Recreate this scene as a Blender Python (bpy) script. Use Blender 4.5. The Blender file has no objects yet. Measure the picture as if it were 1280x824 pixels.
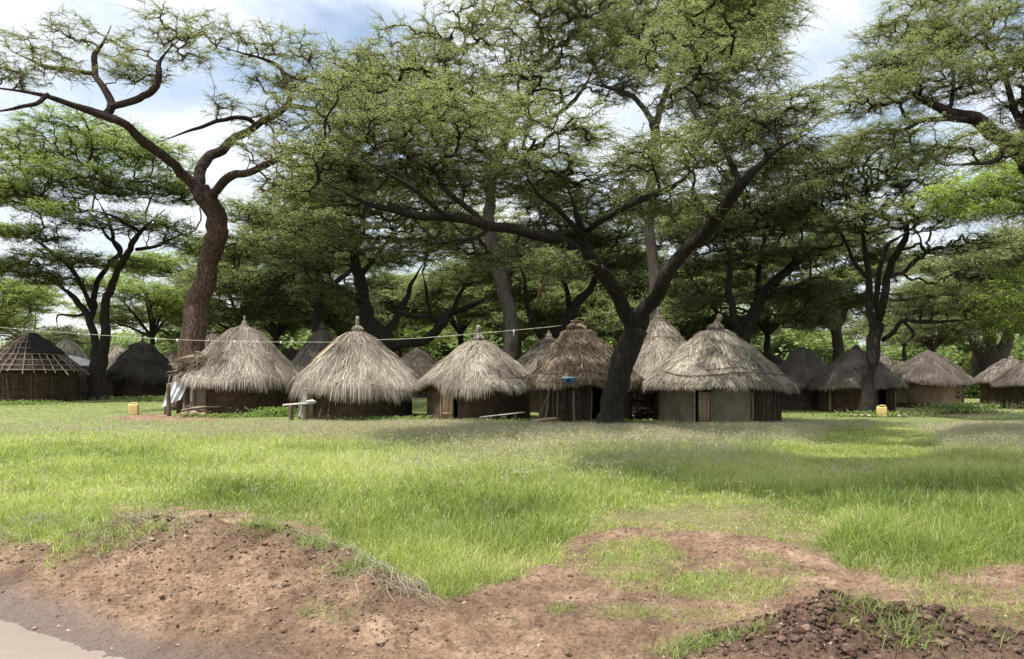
import bpy, math
import numpy as np

# ------------------------------------------------------------------ frame
F, H, YH, CX = 930.0, 1.6, 466.0, 640.0          # focal (px), eye height, horizon row, centre column
sc = bpy.context.scene
COL = sc.collection
PI = math.pi

def W(px, py, D):
    return np.array([(px - CX) / F * D, D, H - (py - YH) / F * D])

# ------------------------------------------------------------------ noise
def _h(i, j, k, seed):
    n = (i.astype(np.int64) * 374761393 + j.astype(np.int64) * 668265263 + k.astype(np.int64) * 2147483647 + seed * 974711) & 0xffffffff
    n = ((n ^ (n >> 13)) * 1274126177) & 0xffffffff
    n = ((n ^ (n >> 16)) * 2246822519) & 0xffffffff
    return ((n ^ (n >> 15)) & 0xffffff) / float(0xffffff)

def vn(x, y, z=None, seed=0):
    x = np.asarray(x, float); y = np.asarray(y, float)
    z = np.zeros_like(x) if z is None else np.asarray(z, float)
    i, j, k = np.floor(x), np.floor(y), np.floor(z)
    a, b, c = x - i, y - j, z - k
    a = a*a*(3-2*a); b = b*b*(3-2*b); c = c*c*(3-2*c)
    r = 0
    for di in (0, 1):
        for dj in (0, 1):
            for dk in (0, 1):
                w = (a if di else 1-a) * (b if dj else 1-b) * (c if dk else 1-c)
                r = r + w * _h(i+di, j+dj, k+dk, seed)
    return r * 2 - 1

def fbm(x, y, z=None, o=4, seed=0):
    r, a, f, t = 0, 1, 1, 0
    for q in range(o):
        r = r + a * vn(np.asarray(x)*f, np.asarray(y)*f, None if z is None else np.asarray(z)*f, seed+q*17)
        t += a; a *= .5; f *= 2.03
    return r / t

def sst(a, b, x):
    t = np.clip((np.asarray(x, float) - a) / (b - a), 0, 1)
    return t*t*(3-2*t)

def unit(v):
    return v / np.maximum(np.linalg.norm(v, axis=-1, keepdims=True), 1e-9)

# ------------------------------------------------------------------ mesh building
class MB:
    def __init__(s):
        s.V = []; s.Q = []; s.T = []; s.t = []; s.n = 0
    def add(s, V, Q=None, T=None, tint=0.5):
        V = np.asarray(V, float).reshape(-1, 3)
        if Q is not None and len(Q): s.Q.append(np.asarray(Q).reshape(-1, 4) + s.n)
        if T is not None and len(T): s.T.append(np.asarray(T).reshape(-1, 3) + s.n)
        s.V.append(V)
        s.t.append(np.broadcast_to(np.asarray(tint, float), (len(V),)) if np.ndim(tint) == 0 else np.asarray(tint, float))
        s.n += len(V)
    def mesh(s, name, mat, smooth=False, origin=None):
        V = np.concatenate(s.V)
        if origin is not None: V = V - np.asarray(origin)
        Q = np.concatenate(s.Q) if s.Q else np.zeros((0, 4), int)
        T = np.concatenate(s.T) if s.T else np.zeros((0, 3), int)
        me = bpy.data.meshes.new(name)
        me.vertices.add(len(V)); me.vertices.foreach_set('co', V.astype(np.float32).ravel())
        nl = len(Q)*4 + len(T)*3
        me.loops.add(nl); me.loops.foreach_set('vertex_index', np.concatenate([Q.ravel(), T.ravel()]).astype(np.int32))
        me.polygons.add(len(Q)+len(T))
        st = np.concatenate([np.arange(len(Q))*4, len(Q)*4 + np.arange(len(T))*3]).astype(np.int32)
        me.polygons.foreach_set('loop_start', st)
        if smooth: me.polygons.foreach_set('use_smooth', np.ones(len(Q)+len(T), bool))
        a = me.attributes.new('tint', 'FLOAT', 'POINT')
        a.data.foreach_set('value', np.concatenate(s.t).astype(np.float32))
        me.materials.append(mat)
        me.update(calc_edges=True)
        return me
    def build(s, name, mat, parent=None, smooth=False):
        me = s.mesh(name, mat, smooth)
        o = bpy.data.objects.new(name, me); COL.objects.link(o)
        if parent is not None: o.parent = parent
        return o

def tag(o, label=None, cat=None, group=None, kind=None):
    if label: o['label'] = label
    if cat: o['category'] = cat
    if group: o['group'] = group
    if kind: o['kind'] = kind
    return o

def thing(name, label, cat, loc=(0, 0, 0), rz=0, group=None):
    o = bpy.data.objects.new(name, None); COL.objects.link(o)
    o.location = [float(v) for v in loc]; o.rotation_euler = (0, 0, rz); o.empty_display_size = .3
    return tag(o, label, cat, group)

def copy_tree(o, label, loc, rz=0, scale=1.0, group=None):
    c = o.copy(); COL.objects.link(c)
    c.location = [float(v) for v in loc]; c.rotation_euler = (0, 0, rz); c.scale = (scale,)*3 if np.ndim(scale) == 0 else scale
    c['label'] = label
    if group: c['group'] = group
    for ch in list(o.children):
        d = ch.copy(); COL.objects.link(d); d.parent = c
        for g in list(ch.children):
            e = g.copy(); COL.objects.link(e); e.parent = d
    return c

def tubes(mb, P, R, S=6, tint=.5, cap=False):
    P = np.asarray(P, float); R = np.asarray(R, float)
    if P.ndim == 2: P = P[None]
    if R.ndim == 1: R = R[None]
    if R.shape != P.shape[:2]: R = np.broadcast_to(R, P.shape[:2])
    if cap:
        e0 = P[:, :1] - 1e-3*unit(P[:, 1:2]-P[:, :1]); e1 = P[:, -1:] + 1e-3*unit(P[:, -1:]-P[:, -2:-1])
        P = np.concatenate([e0, P, e1], 1); z = np.full_like(R[:, :1], 1e-4); R = np.concatenate([z, R, z], 1)
    M, K = P.shape[:2]
    T = np.empty_like(P); T[:, 1:-1] = P[:, 2:]-P[:, :-2]; T[:, 0] = P[:, 1]-P[:, 0]; T[:, -1] = P[:, -1]-P[:, -2]
    T = unit(T)
    mean = unit(P[:, -1]-P[:, 0])
    ref = np.eye(3)[np.argmin(np.abs(mean), axis=1)]
    U = unit(np.cross(T, ref[:, None, :])); V = np.cross(T, U)
    a = np.arange(S) * 2*PI/S
    X = P[:, :, None] + R[:, :, None, None]*(np.cos(a)[None, None, :, None]*U[:, :, None] + np.sin(a)[None, None, :, None]*V[:, :, None])
    idx = np.arange(M*K*S).reshape(M, K, S); n = np.roll(idx, -1, 2)
    Q = np.stack([idx[:, :-1], n[:, :-1], n[:, 1:], idx[:, 1:]], -1).reshape(-1, 4)
    if np.ndim(tint) > 0: tint = np.repeat(np.asarray(tint), K*S)
    mb.add(X.reshape(-1, 3), Q, tint=tint)

def boxes(mb, c, s, rz=0., tint=.5, jit=0., rng=None, tilt=0.):
    c = np.asarray(c, float); s = np.asarray(s, float)/2
    v = np.array([[x, y, z] for x in (-1, 1) for y in (-1, 1) for z in (-1, 1)], float)*s
    if jit: v += rng.normal(0, jit, v.shape)
    ct, st = math.cos(tilt), math.sin(tilt)
    v = np.stack([v[:, 0]*ct - v[:, 2]*st, v[:, 1], v[:, 0]*st + v[:, 2]*ct], 1)
    cz, sz = math.cos(rz), math.sin(rz)
    v = np.stack([v[:, 0]*cz - v[:, 1]*sz, v[:, 0]*sz + v[:, 1]*cz, v[:, 2]], 1) + c
    mb.add(v, [[0,1,3,2],[4,6,7,5],[0,4,5,1],[2,3,7,6],[0,2,6,4],[1,5,7,3]], tint=tint)

def catmull(P, n):
    P = np.asarray(P, float); K = len(P)
    E = np.concatenate([[2*P[0]-P[1]], P, [2*P[-1]-P[-2]]])
    t = np.linspace(0, K-1-1e-6, n); i = t.astype(int); f = (t-i)[:, None]
    a, b, c, d = E[i], E[i+1], E[i+2], E[i+3]
    return .5*(2*b + (c-a)*f + (2*a-5*b+4*c-d)*f**2 + (3*b-a-3*c+d)*f**3)

def ico(sub=1):
    import bmesh
    bm = bmesh.new(); bmesh.ops.create_icosphere(bm, subdivisions=sub, radius=1)
    V = np.array([v.co[:] for v in bm.verts]); T = np.array([[v.index for v in f.verts] for f in bm.faces]); bm.free()
    return V, T
ICO1, ICO2, ICO3 = ico(1), ico(2), ico(3)

def rocks(mb, C, S, rng, base=ICO1, rough=.25, tint=None, flat=.7):
    V, T = base; M = len(C)
    A = unit(rng.normal(size=(M, 3))); ang = rng.uniform(0, 2*PI, M)
    X = np.broadcast_to(V, (M,)+V.shape).copy()
    X *= 1 + rough*rng.uniform(-1, 1, (M, len(V), 1))
    X *= np.stack([np.ones(M), rng.uniform(.6, 1, M), rng.uniform(flat*.7, flat, M)], 1)[:, None]
    c, s = np.cos(ang)[:, None], np.sin(ang)[:, None]
    X = np.stack([X[..., 0]*c - X[..., 1]*s, X[..., 0]*s + X[..., 1]*c, X[..., 2]], -1)
    X = X*np.asarray(S).reshape(-1, 1, 1) + np.asarray(C)[:, None]
    TT = T[None] + (np.arange(M)*len(V))[:, None, None]
    if tint is None: tint = rng.uniform(0, 1, M)
    mb.add(X.reshape(-1, 3), T=TT.reshape(-1, 3), tint=np.repeat(tint, len(V)))

# ------------------------------------------------------------------ materials
def mat_new(name):
    m = bpy.data.materials.new(name); m.use_nodes = True
    nt = m.node_tree; nt.nodes.clear()
    return m, nt, nt.nodes, nt.links

def node(nt, t, **k):
    n = nt.nodes.new(t)
    for a, b in k.items():
        if a.startswith('i_'): n.inputs[int(a[2:])].default_value = b
        else: setattr(n, a, b)
    return n

def ramp(nt, fac, stops):
    r = nt.nodes.new('ShaderNodeValToRGB'); e = r.color_ramp.elements
    while len(e) < len(stops): e.new(.5)
    for i, (p, c) in enumerate(stops):
        e[i].position = p; e[i].color = tuple(c)+(1,)
    nt.links.new(fac, r.inputs[0]); return r.outputs[0]

def noise(nt, scale, detail=4, vec=None, rough=.55, dist=0):
    n = nt.nodes.new('ShaderNodeTexNoise'); n.inputs['Scale'].default_value = scale; n.inputs['Detail'].default_value = detail
    n.inputs['Roughness'].default_value = rough; n.inputs['Distortion'].default_value = dist
    if vec is not None: nt.links.new(vec, n.inputs['Vector'])
    return n.outputs[0]

def mix(nt, f, a, b, mode='MIX'):
    m = nt.nodes.new('ShaderNodeMix'); m.data_type = 'RGBA'; m.blend_type = mode
    for s, v in ((m.inputs[0], f), (m.inputs[6], a), (m.inputs[7], b)):
        if hasattr(v, 'default_value') or hasattr(v, 'is_linked'): nt.links.new(v, s)
        else: s.default_value = v if np.ndim(v) == 0 else tuple(v)+(1,)
    return m.outputs[2]

def mth(nt, op, a, b=0.):
    m = nt.nodes.new('ShaderNodeMath'); m.operation = op
    for s, v in ((m.inputs[0], a), (m.inputs[1], b)):
        if hasattr(v, 'is_linked'): nt.links.new(v, s)
        else: s.default_value = v
    return m.outputs[0]

def attr(nt, name='tint'):
    a = nt.nodes.new('ShaderNodeAttribute'); a.attribute_name = name; return a.outputs['Fac']

def geo_vec(nt, scale=(1, 1, 1), obj=True):
    tc = nt.nodes.new('ShaderNodeTexCoord'); mp = nt.nodes.new('ShaderNodeMapping')
    mp.inputs['Scale'].default_value = scale
    nt.links.new(tc.outputs['Object'], mp.inputs[0]); return mp.outputs[0]

def leaf_mat(name, stops, trans=.35, rough=.55, spec=.25):
    m, nt, N, L = mat_new(name)
    col = ramp(nt, attr(nt), stops)
    p = N.new('ShaderNodeBsdfPrincipled'); p.inputs['Roughness'].default_value = rough
    p.inputs['Specular IOR Level'].default_value = spec
    L.new(col, p.inputs['Base Color'])
    t = N.new('ShaderNodeBsdfTranslucent')
    c2 = mix(nt, 1.0, col, (1.15, 1.25, .68), 'MULTIPLY'); L.new(c2, t.inputs[0])
    ms = N.new('ShaderNodeMixShader'); ms.inputs[0].default_value = trans
    L.new(p.outputs[0], ms.inputs[1]); L.new(t.outputs[0], ms.inputs[2])
    o = N.new('ShaderNodeOutputMaterial'); L.new(ms.outputs[0], o.inputs[0])
    return m

def surf_mat(name, stops, scale=(1, 1, 1), nscale=6., bump=.3, bdist=.02, rough=.9, tintw=.5, spec=.2, bscale=None, detail=6, dist=0.):
    m, nt, N, L = mat_new(name)
    v = geo_vec(nt, scale)
    n1 = noise(nt, nscale, detail, v, .6, dist)
    f = mth(nt, 'ADD', mth(nt, 'MULTIPLY', n1, 1-tintw), mth(nt, 'MULTIPLY', attr(nt), tintw))
    col = ramp(nt, f, stops)
    p = N.new('ShaderNodeBsdfPrincipled'); p.inputs['Roughness'].default_value = rough
    p.inputs['Specular IOR Level'].default_value = spec
    L.new(col, p.inputs['Base Color'])
    if bump:
        b = N.new('ShaderNodeBump'); b.inputs['Strength'].default_value = bump; b.inputs['Distance'].default_value = bdist
        L.new(noise(nt, (bscale or nscale*2.5), 8, v, .65, dist), b.inputs['Height']); L.new(b.outputs[0], p.inputs['Normal'])
    o = N.new('ShaderNodeOutputMaterial'); L.new(p.outputs[0], o.inputs[0])
    return m

M = {}
M['bark_dark'] = surf_mat('bark_dark', [(.25, (.016, .013, .010)), (.55, (.040, .032, .026)), (.8, (.10, .085, .07))], (1, 1, .22), 14, 1., .13, tintw=.12, dist=1.0, bscale=20)
M['bark_red'] = surf_mat('bark_red', [(.33, (.022, .016, .013)), (.45, (.07, .045, .033)), (.56, (.16, .10, .072)), (.68, (.34, .25, .19))], (1, 1, .35), 14, 1., .13, tintw=.22, dist=1.2, bscale=22)
M['bark_grey'] = surf_mat('bark_grey', [(.25, (.03, .025, .021)), (.5, (.07, .058, .048)), (.75, (.14, .12, .10))], (1, 1, .3), 9, 1., .05, tintw=.15, dist=.6)
M['leaf_olive'] = leaf_mat('leaf_olive', [(0, (.15, .165, .095)), (.45, (.25, .268, .155)), (.8, (.36, .375, .225)), (1, (.41, .36, .25))], .5)
M['leaf_green'] = leaf_mat('leaf_green', [(0, (.16, .205, .08)), (.5, (.28, .34, .13)), (1, (.40, .46, .19))], .6)
M['leaf_bright'] = leaf_mat('leaf_bright', [(0, (.20, .29, .06)), (.5, (.36, .46, .11)), (1, (.50, .58, .18))], .5)
M['leaf_dark'] = leaf_mat('leaf_dark', [(0, (.12, .14, .075)), (.5, (.21, .24, .125)), (1, (.31, .34, .18))], .58)
M['leaf_far'] = leaf_mat('leaf_far', [(0, (.11, .15, .07)), (.5, (.20, .26, .11)), (1, (.32, .38, .17))], .4, .8, .05)
M['grass'] = leaf_mat('grass', [(0, (.10, .15, .04)), (.3, (.25, .315, .085)), (.65, (.45, .49, .17)), (.88, (.55, .55, .27)), (1, (.62, .58, .42))], .5, .38, .45)
M['straw_stalk'] = leaf_mat('straw_stalk', [(0, (.28, .25, .17)), (.5, (.40, .36, .27)), (1, (.52, .47, .38))], .35, .8, .05)
M['weed'] = leaf_mat('weed', [(0, (.08, .13, .04)), (.5, (.18, .25, .07)), (1, (.30, .37, .13))], .45)
M['thatch'] = leaf_mat('thatch', [(0, (.06, .048, .037)), (.3, (.165, .138, .108)), (.62, (.32, .28, .225)), (1, (.60, .55, .47))], .12, .75, .15)
M['thatch_gold'] = leaf_mat('thatch_gold', [(0, (.06, .043, .029)), (.35, (.175, .13, .088)), (.7, (.34, .27, .19)), (1, (.58, .49, .37))], .12, .75, .15)
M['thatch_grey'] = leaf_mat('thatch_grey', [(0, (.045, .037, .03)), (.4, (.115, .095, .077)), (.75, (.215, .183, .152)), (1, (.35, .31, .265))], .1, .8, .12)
M['mud'] = surf_mat('mud', [(.3, (.028, .018, .012)), (.5, (.06, .038, .026)), (.75, (.13, .085, .06))], (1, 1, 1), 5, .9, .04, tintw=.3)
M['plaster'] = surf_mat('plaster', [(.3, (.10, .08, .053)), (.5, (.155, .128, .088)), (.75, (.22, .185, .13))], (1, 1, .6), 2.5, .35, .015, tintw=.15)
M['ochre'] = surf_mat('ochre', [(.3, (.15, .10, .062)), (.5, (.22, .155, .10)), (.75, (.30, .22, .15))], (1, 1, .6), 2.5, .35, .015, tintw=.15)
M['wood'] = surf_mat('wood', [(.25, (.13, .085, .05)), (.5, (.26, .18, .11)), (.8, (.40, .30, .20))], (6, 6, .7), 3, .4, .008, tintw=.35)
M['wood_pale'] = surf_mat('wood_pale', [(.25, (.28, .24, .2)), (.5, (.42, .38, .33)), (.8, (.58, .54, .48))], (1, 6, 6), 3, .4, .008, tintw=.35)
M['stick'] = surf_mat('stick', [(.25, (.07, .05, .037)), (.5, (.17, .13, .095)), (.8, (.30, .25, .19))], (2, 2, 2), 6, .3, .008, tintw=.6)
M['stick_dark'] = surf_mat('stick_dark', [(.25, (.035, .024, .017)), (.5, (.085, .06, .042)), (.8, (.17, .13, .09))], (2, 2, 2), 6, .3, .008, tintw=.6)
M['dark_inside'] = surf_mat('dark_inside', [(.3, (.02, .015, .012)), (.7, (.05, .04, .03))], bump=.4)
M['stone'] = surf_mat('stone', [(.2, (.16, .11, .08)), (.5, (.28, .21, .16)), (.85, (.45, .37, .30))], nscale=20, bump=.4, bdist=.01, tintw=.7)
M['clod'] = surf_mat('clod', [(.15, (.09, .06, .038)), (.5, (.18, .125, .08)), (.9, (.33, .25, .17))], nscale=30, bump=.8, bdist=.012, tintw=.65)
M['clod_dark'] = surf_mat('clod_dark', [(.15, (.035, .021, .015)), (.5, (.085, .05, .035)), (.9, (.19, .125, .09))], nscale=30, bump=.8, bdist=.012, tintw=.65)
M['tarp'] = surf_mat('tarp', [(.3, (.5, .53, .53)), (.7, (.7, .72, .71))], nscale=3, bump=.5, bdist=.03, rough=.4, spec=.4)
M['tarp_dark'] = surf_mat('tarp_dark', [(.3, (.010, .010, .011)), (.7, (.028, .027, .028))], nscale=3, bump=.6, bdist=.03, rough=.85, spec=.1)
M['cloth'] = surf_mat('cloth', [(.3, (.48, .46, .45)), (.7, (.66, .64, .62))], nscale=3, bump=.4, bdist=.02, rough=.9)
M['yellow_plastic'] = surf_mat('yellow_plastic', [(.3, (.52, .38, .14)), (.7, (.66, .52, .24))], nscale=4, bump=.1, bdist=.004, rough=.45, spec=.4, tintw=.1)
M['blue_plastic'] = surf_mat('blue_plastic', [(.3, (.05, .2, .42)), (.7, (.09, .3, .55))], nscale=8, bump=.05, rough=.4, spec=.4, tintw=.1)
M['pale_blue_plastic'] = surf_mat('pale_blue_plastic', [(.3, (.35, .55, .70)), (.7, (.5, .68, .80))], nscale=8, bump=.05, rough=.4, spec=.4, tintw=.1)
M['black_plastic'] = surf_mat('black_plastic', [(.3, (.012, .012, .014)), (.7, (.03, .03, .033))], nscale=8, bump=.05, rough=.4, spec=.4)
M['rope'] = surf_mat('rope', [(.3, (.42, .38, .32)), (.7, (.6, .56, .5))], nscale=30, bump=.2, rough=.9)

# ------------------------------------------------------------------ sun, sky, camera
SUN_EL, SUN_AZ = math.radians(67), math.radians(122)      # azimuth, counted to the left from straight ahead
sd = np.array([-math.sin(SUN_AZ)*math.cos(SUN_EL), math.cos(SUN_AZ)*math.cos(SUN_EL), math.sin(SUN_EL)])
from mathutils import Vector
sl = bpy.data.lights.new('sun', 'SUN'); sl.energy = 4.9; sl.angle = math.radians(.53); sl.color = (1, .955, .88)
so = bpy.data.objects.new('sun', sl); COL.objects.link(so); so.location = (0, 0, 60)
so.rotation_euler = Vector((-sd[0], -sd[1], -sd[2])).to_track_quat('-Z', 'Y').to_euler()

w = bpy.data.worlds.new('World'); sc.world = w; w.use_nodes = True
nt = w.node_tree; nt.nodes.clear()
sky = nt.nodes.new('ShaderNodeTexSky'); sky.sky_type = 'NISHITA'; sky.sun_disc = False
sky.sun_elevation = SUN_EL; sky.sun_rotation = -SUN_AZ; sky.air_density = 1.2; sky.dust_density = .8; sky.ozone_density = 1.5
tc = nt.nodes.new('ShaderNodeTexCoord'); sep = nt.nodes.new('ShaderNodeSeparateXYZ'); nt.links.new(tc.outputs['Generated'], sep.inputs[0])
zz = mth(nt, 'ADD', mth(nt, 'MAXIMUM', sep.outputs[2], 0.0), .16)
cb = nt.nodes.new('ShaderNodeCombineXYZ')
nt.links.new(mth(nt, 'DIVIDE', sep.outputs[0], zz), cb.inputs[0]); nt.links.new(mth(nt, 'DIVIDE', sep.outputs[1], zz), cb.inputs[1])
mpw = nt.nodes.new('ShaderNodeMapping'); mpw.inputs['Location'].default_value = (3.3, 2.6, 0); nt.links.new(cb.outputs[0], mpw.inputs[0])
n1 = noise(nt, 1.5, 12, mpw.outputs[0], .52, .15)
cov = ramp(nt, n1, [(.33, (0, 0, 0)), (.53, (1, 1, 1))])
low = ramp(nt, sep.outputs[2], [(0.02, (1, 1, 1)), (.33, (0, 0, 0))])
cov = mth(nt, 'MAXIMUM', cov, mth(nt, 'MULTIPLY', low, .85))
n2 = noise(nt, 2.4, 6, mpw.outputs[0], .6)
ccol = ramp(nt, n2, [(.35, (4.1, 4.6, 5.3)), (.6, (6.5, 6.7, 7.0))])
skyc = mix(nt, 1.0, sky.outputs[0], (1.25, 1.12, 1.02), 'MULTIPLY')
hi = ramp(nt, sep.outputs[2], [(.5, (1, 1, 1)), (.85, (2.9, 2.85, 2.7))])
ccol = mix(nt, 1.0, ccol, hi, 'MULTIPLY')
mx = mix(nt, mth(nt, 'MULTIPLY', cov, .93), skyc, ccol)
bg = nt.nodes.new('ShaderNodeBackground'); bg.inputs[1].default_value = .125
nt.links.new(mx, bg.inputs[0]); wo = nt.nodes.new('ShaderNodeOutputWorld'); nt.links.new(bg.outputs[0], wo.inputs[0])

cam = bpy.data.cameras.new('camera'); co = bpy.data.objects.new('camera', cam); COL.objects.link(co)
co.location = (0, 0, H); co.rotation_euler = (PI/2, 0, 0)
cam.sensor_width = 36; cam.sensor_fit = 'HORIZONTAL'; cam.lens = 36*F/1280; cam.shift_y = (YH-412)/1280
cam.clip_start = .1; cam.clip_end = 5000; sc.camera = co
sc.view_settings.view_transform = 'Standard'; sc.view_settings.look = 'None'
sc.view_settings.exposure = .6; sc.view_settings.gamma = 1
try: sc.view_settings.use_curve_mapping = False
except Exception: pass
sc.render.engine = 'CYCLES'
sc.cycles.max_bounces = 6; sc.cycles.diffuse_bounces = 4; sc.cycles.transmission_bounces = 4; sc.cycles.glossy_bounces = 2
sc.cycles.use_denoising = True; sc.cycles.caustics_reflective = False; sc.cycles.caustics_refractive = False
sc.cycles.sample_clamp_indirect = 6
sc.render.use_persistent_data = False

# ------------------------------------------------------------------ ground
def pix(x, y):
    return CX + F*x/np.maximum(y, .5), YH + F*H/np.maximum(y, .5)

EDGE_X = [-400, -60, 0, 60, 120, 190, 240, 330, 400, 440, 500, 560, 620, 660, 700, 740, 780, 850, 950, 1030, 1060, 1120, 1200, 1280, 1400, 1800]
EDGE_Y = [600, 604, 608, 618, 634, 640, 644, 648, 664, 700, 738, 756, 742, 716, 690, 664, 652, 652, 666, 690, 712, 722, 722, 706, 700, 700]
PATCH = [(45, 655, 120, 40, 1.), (105, 690, 60, 26, .7), (790, 702, 66, 28, .9), (905, 733, 85, 26, .9), (800, 765, 62, 12, .7), (700, 765, 26, 7, .5),
         (385, 690, 50, 24, .4), (1085, 795, 60, 18, .3), (330, 668, 40, 12, .35), (870, 812, 70, 14, .15), (830, 736, 90, 10, .3), (1180, 745, 60, 12, .3), (870, 770, 70, 14, .5)]

def grass_mask(x, y):
    px, py = pix(x, y)
    wob = 26*fbm(x*1.3, y*1.3, o=4, seed=5) * np.clip(6/np.maximum(y, 1), .3, 1.3)
    m = sst(8, -6, py + wob - np.interp(px, EDGE_X, EDGE_Y))
    for (cx, cy, rx, ry, s) in PATCH:
        d = np.sqrt(((px-cx)/rx)**2 + ((py-cy)/ry)**2) + .35*fbm(x*3, y*3, o=3, seed=9)
        m = np.maximum(m, s*sst(1.15, .6, d))
    tuft = sst(.22, .5, fbm(x*1.9, y*1.9, o=3, seed=88))*sst(4.0, 4.6, y)*.30
    m = np.maximum(m, tuft*sst(0, .5, x+1.1+1.75*(y-4.2)))
    # bare strips: before the huts on the left, and trodden ground on the right
    bare = sst(1.1, .6, np.sqrt(((px-215)/95)**2 + ((py-522)/5.5)**2) + .3*fbm(x*1.5, y*1.5, seed=3))
    bare = np.maximum(bare, .75*sst(1.1, .6, np.sqrt(((px-1180)/100)**2 + ((py-516)/5)**2)))
    bare = np.maximum(bare, .6*sst(1.1, .6, np.sqrt(((px-1205)/30)**2 + ((py-551)/5)**2)))
    far = sst(60, 34, y)
    m = m*(1-bare)
    return np.where(y > 34, m*(.35+.65*far), m)

CR = np.array([(-9, 11.5, .06), (-7.2, 9.8, .07), (-5.2, 7.7, .08), (-4.3, 7.0, .10), (-3.5, 6.6, .26), (-2.6, 6.3, .33), (-1.9, 6.15, .30), (-1.35, 5.6, .24), (-.9, 5.2, .15), (-.5, 4.95, 0.)])
def zt(x, y):
    x = np.asarray(x, float); y = np.asarray(y, float)
    yc = np.interp(x, CR[:, 0], CR[:, 1]); hc = np.interp(x, CR[:, 0], CR[:, 2]); hc = np.where(x < -9, .06, hc)
    d = y - yc + .12*fbm(x*1.6, y*.3, seed=21)
    near = np.exp(-(np.minimum(d, 0)/.75)**2); farr = np.exp(-(np.maximum(d, 0)/.45)**2)
    z = hc*np.where(d < 0, near, farr)
    # low wet track at bottom-left
    px, py = pix(x, y)
    tr = sst(0, 1.0, (-1.1 - 1.75*(y-4.2)) - x + .2*fbm(x, y, seed=8)) * sst(1.3, -.1, d+1.35)
    z = z - .11*tr
    # dark dug mound at right
    for (mx_, my_, ax, ay, h) in ((2.12, 4.15, .50, .36, .25), (1.72, 4.3, .36, .28, .14), (2.75, 4.15, .38, .25, .06), (1.3, 4.0, .3, .25, .09)):
        e = ((x-mx_)/ax)**2 + ((y-my_)/ay)**2
        z = z + h*np.exp(-e)
    z = z + .05*fbm(x*.35, y*.35, seed=2)*sst(3, 9, y)
    nr = sst(14, 7, y)
    uu = (x*.72+y*-.0)-(-.95*y)*.0; al = x*.80-y*.60; ac = x*.60+y*.80
    z = z + nr*sst(5.9, 5.0, y+.25*x*(x > 0))*sst(-7, -5.5, x)*sst(1.2, .2, x)*(.014*fbm(al*.5, ac*7, o=3, seed=61))
    gm = grass_mask(x, y)
    rough_ = np.clip(1-gm, 0, 1)*nr*(1-.75*tr)
    moundm = np.exp(-(((x-2.1)/.95)**2 + ((y-4.2)/.5)**2)**2)
    bankm = np.clip(hc/.3, 0, 1)*np.exp(-((d+.1)/.6)**2)
    z = z + rough_*(.040*fbm(x*5, y*7, o=5, seed=31) + .034*np.abs(fbm(x*22, y*26, o=3, seed=33)))
    z = z + nr*moundm*(.085*fbm(x*5, y*5, o=5, seed=40) + .075*np.abs(fbm(x*14, y*14, o=4, seed=42)))
    z = z + nr*bankm*(.09*fbm(x*4, y*5, o=5, seed=44) + .06*np.abs(fbm(x*13, y*13, o=4, seed=46)))
    return z

def axis(dense0, dense1, step, far_, g=1.06):
    a = list(np.arange(dense0, dense1+1e-6, step)); s = step; v = a[-1]
    while v < far_: s *= g; v += s; a.append(v)
    return np.array(a)
pos = axis(0, 5.4, .020, 3000, 1.05); xs = np.concatenate([-pos[:0:-1], pos])
yn = axis(3.3, 7.6, .020, 3500, 1.03); yb = -axis(0, 0.2, .3, 300, 1.25)[::-1]
ys = np.concatenate([yb[:-1], np.arange(0, 3.3, .3), yn])
XX, YY = np.meshgrid(xs, ys)
ZZ = zt(XX.ravel(), YY.ravel()).reshape(XX.shape)
ny, nx = XX.shape
idx = np.arange(nx*ny).reshape(ny, nx)
Qg = np.stack([idx[:-1, :-1], idx[:-1, 1:], idx[1:, 1:], idx[1:, :-1]], -1).reshape(-1, 4)
gmb = MB(); gmb.add(np.stack([XX, YY, ZZ], -1).reshape(-1, 3), Qg, tint=grass_mask(XX.ravel(), YY.ravel())*(.3+.7*sst(6, 13, YY.ravel())))
m, nt, N, L = mat_new('ground_soil')
gv = geo_vec(nt)
a_g = attr(nt)
dirt = ramp(nt, noise(nt, 2.2, 10, gv, .65), [(.3, (.125, .077, .048)), (.5, (.225, .146, .095)), (.7, (.35, .245, .17))])
spk = ramp(nt, noise(nt, 38, 6, gv, .7), [(.36, (.42, .38, .34)), (.5, (1, 1, 1)), (.68, (1.3, 1.28, 1.25))])
dirt = mix(nt, .85, dirt, spk, 'MULTIPLY')
spk2 = ramp(nt, noise(nt, 9, 8, gv, .72), [(.38, (.50, .45, .41)), (.5, (1, 1, 1)), (.64, (1.2, 1.18, 1.15))])
dirt = mix(nt, .8, dirt, spk2, 'MULTIPLY')
wet_a = attr(nt, 'wet'); dk_a = attr(nt, 'dark')
dirt = mix(nt, wet_a, dirt, mix(nt, .5, (.155, .112, .09), spk, 'MULTIPLY'))
dirt = mix(nt, mth(nt, 'MULTIPLY', dk_a, .92), dirt, mix(nt, .8, (.092, .056, .040), spk, 'MULTIPLY'))
gr = ramp(nt, noise(nt, 1.2, 10, gv, .7), [(.3, (.085, .115, .035)), (.55, (.15, .19, .06)), (.75, (.20, .20, .09))])
gfac = mth(nt, 'MULTIPLY', a_g, .85)
colg = mix(nt, gfac, dirt, gr)
p = N.new('ShaderNodeBsdfPrincipled'); L.new(colg, p.inputs['Base Color']); p.inputs['Specular IOR Level'].default_value = .3
L.new(mth(nt, 'SUBTRACT', .95, mth(nt, 'MULTIPLY', wet_a, .5)), p.inputs['Roughness'])
b = N.new('ShaderNodeBump'); b.inputs['Strength'].default_value = 1.; b.inputs['Distance'].default_value = .04
L.new(noise(nt, 24, 10, gv, .7), b.inputs['Height']); L.new(b.outputs[0], p.inputs['Normal'])
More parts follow.
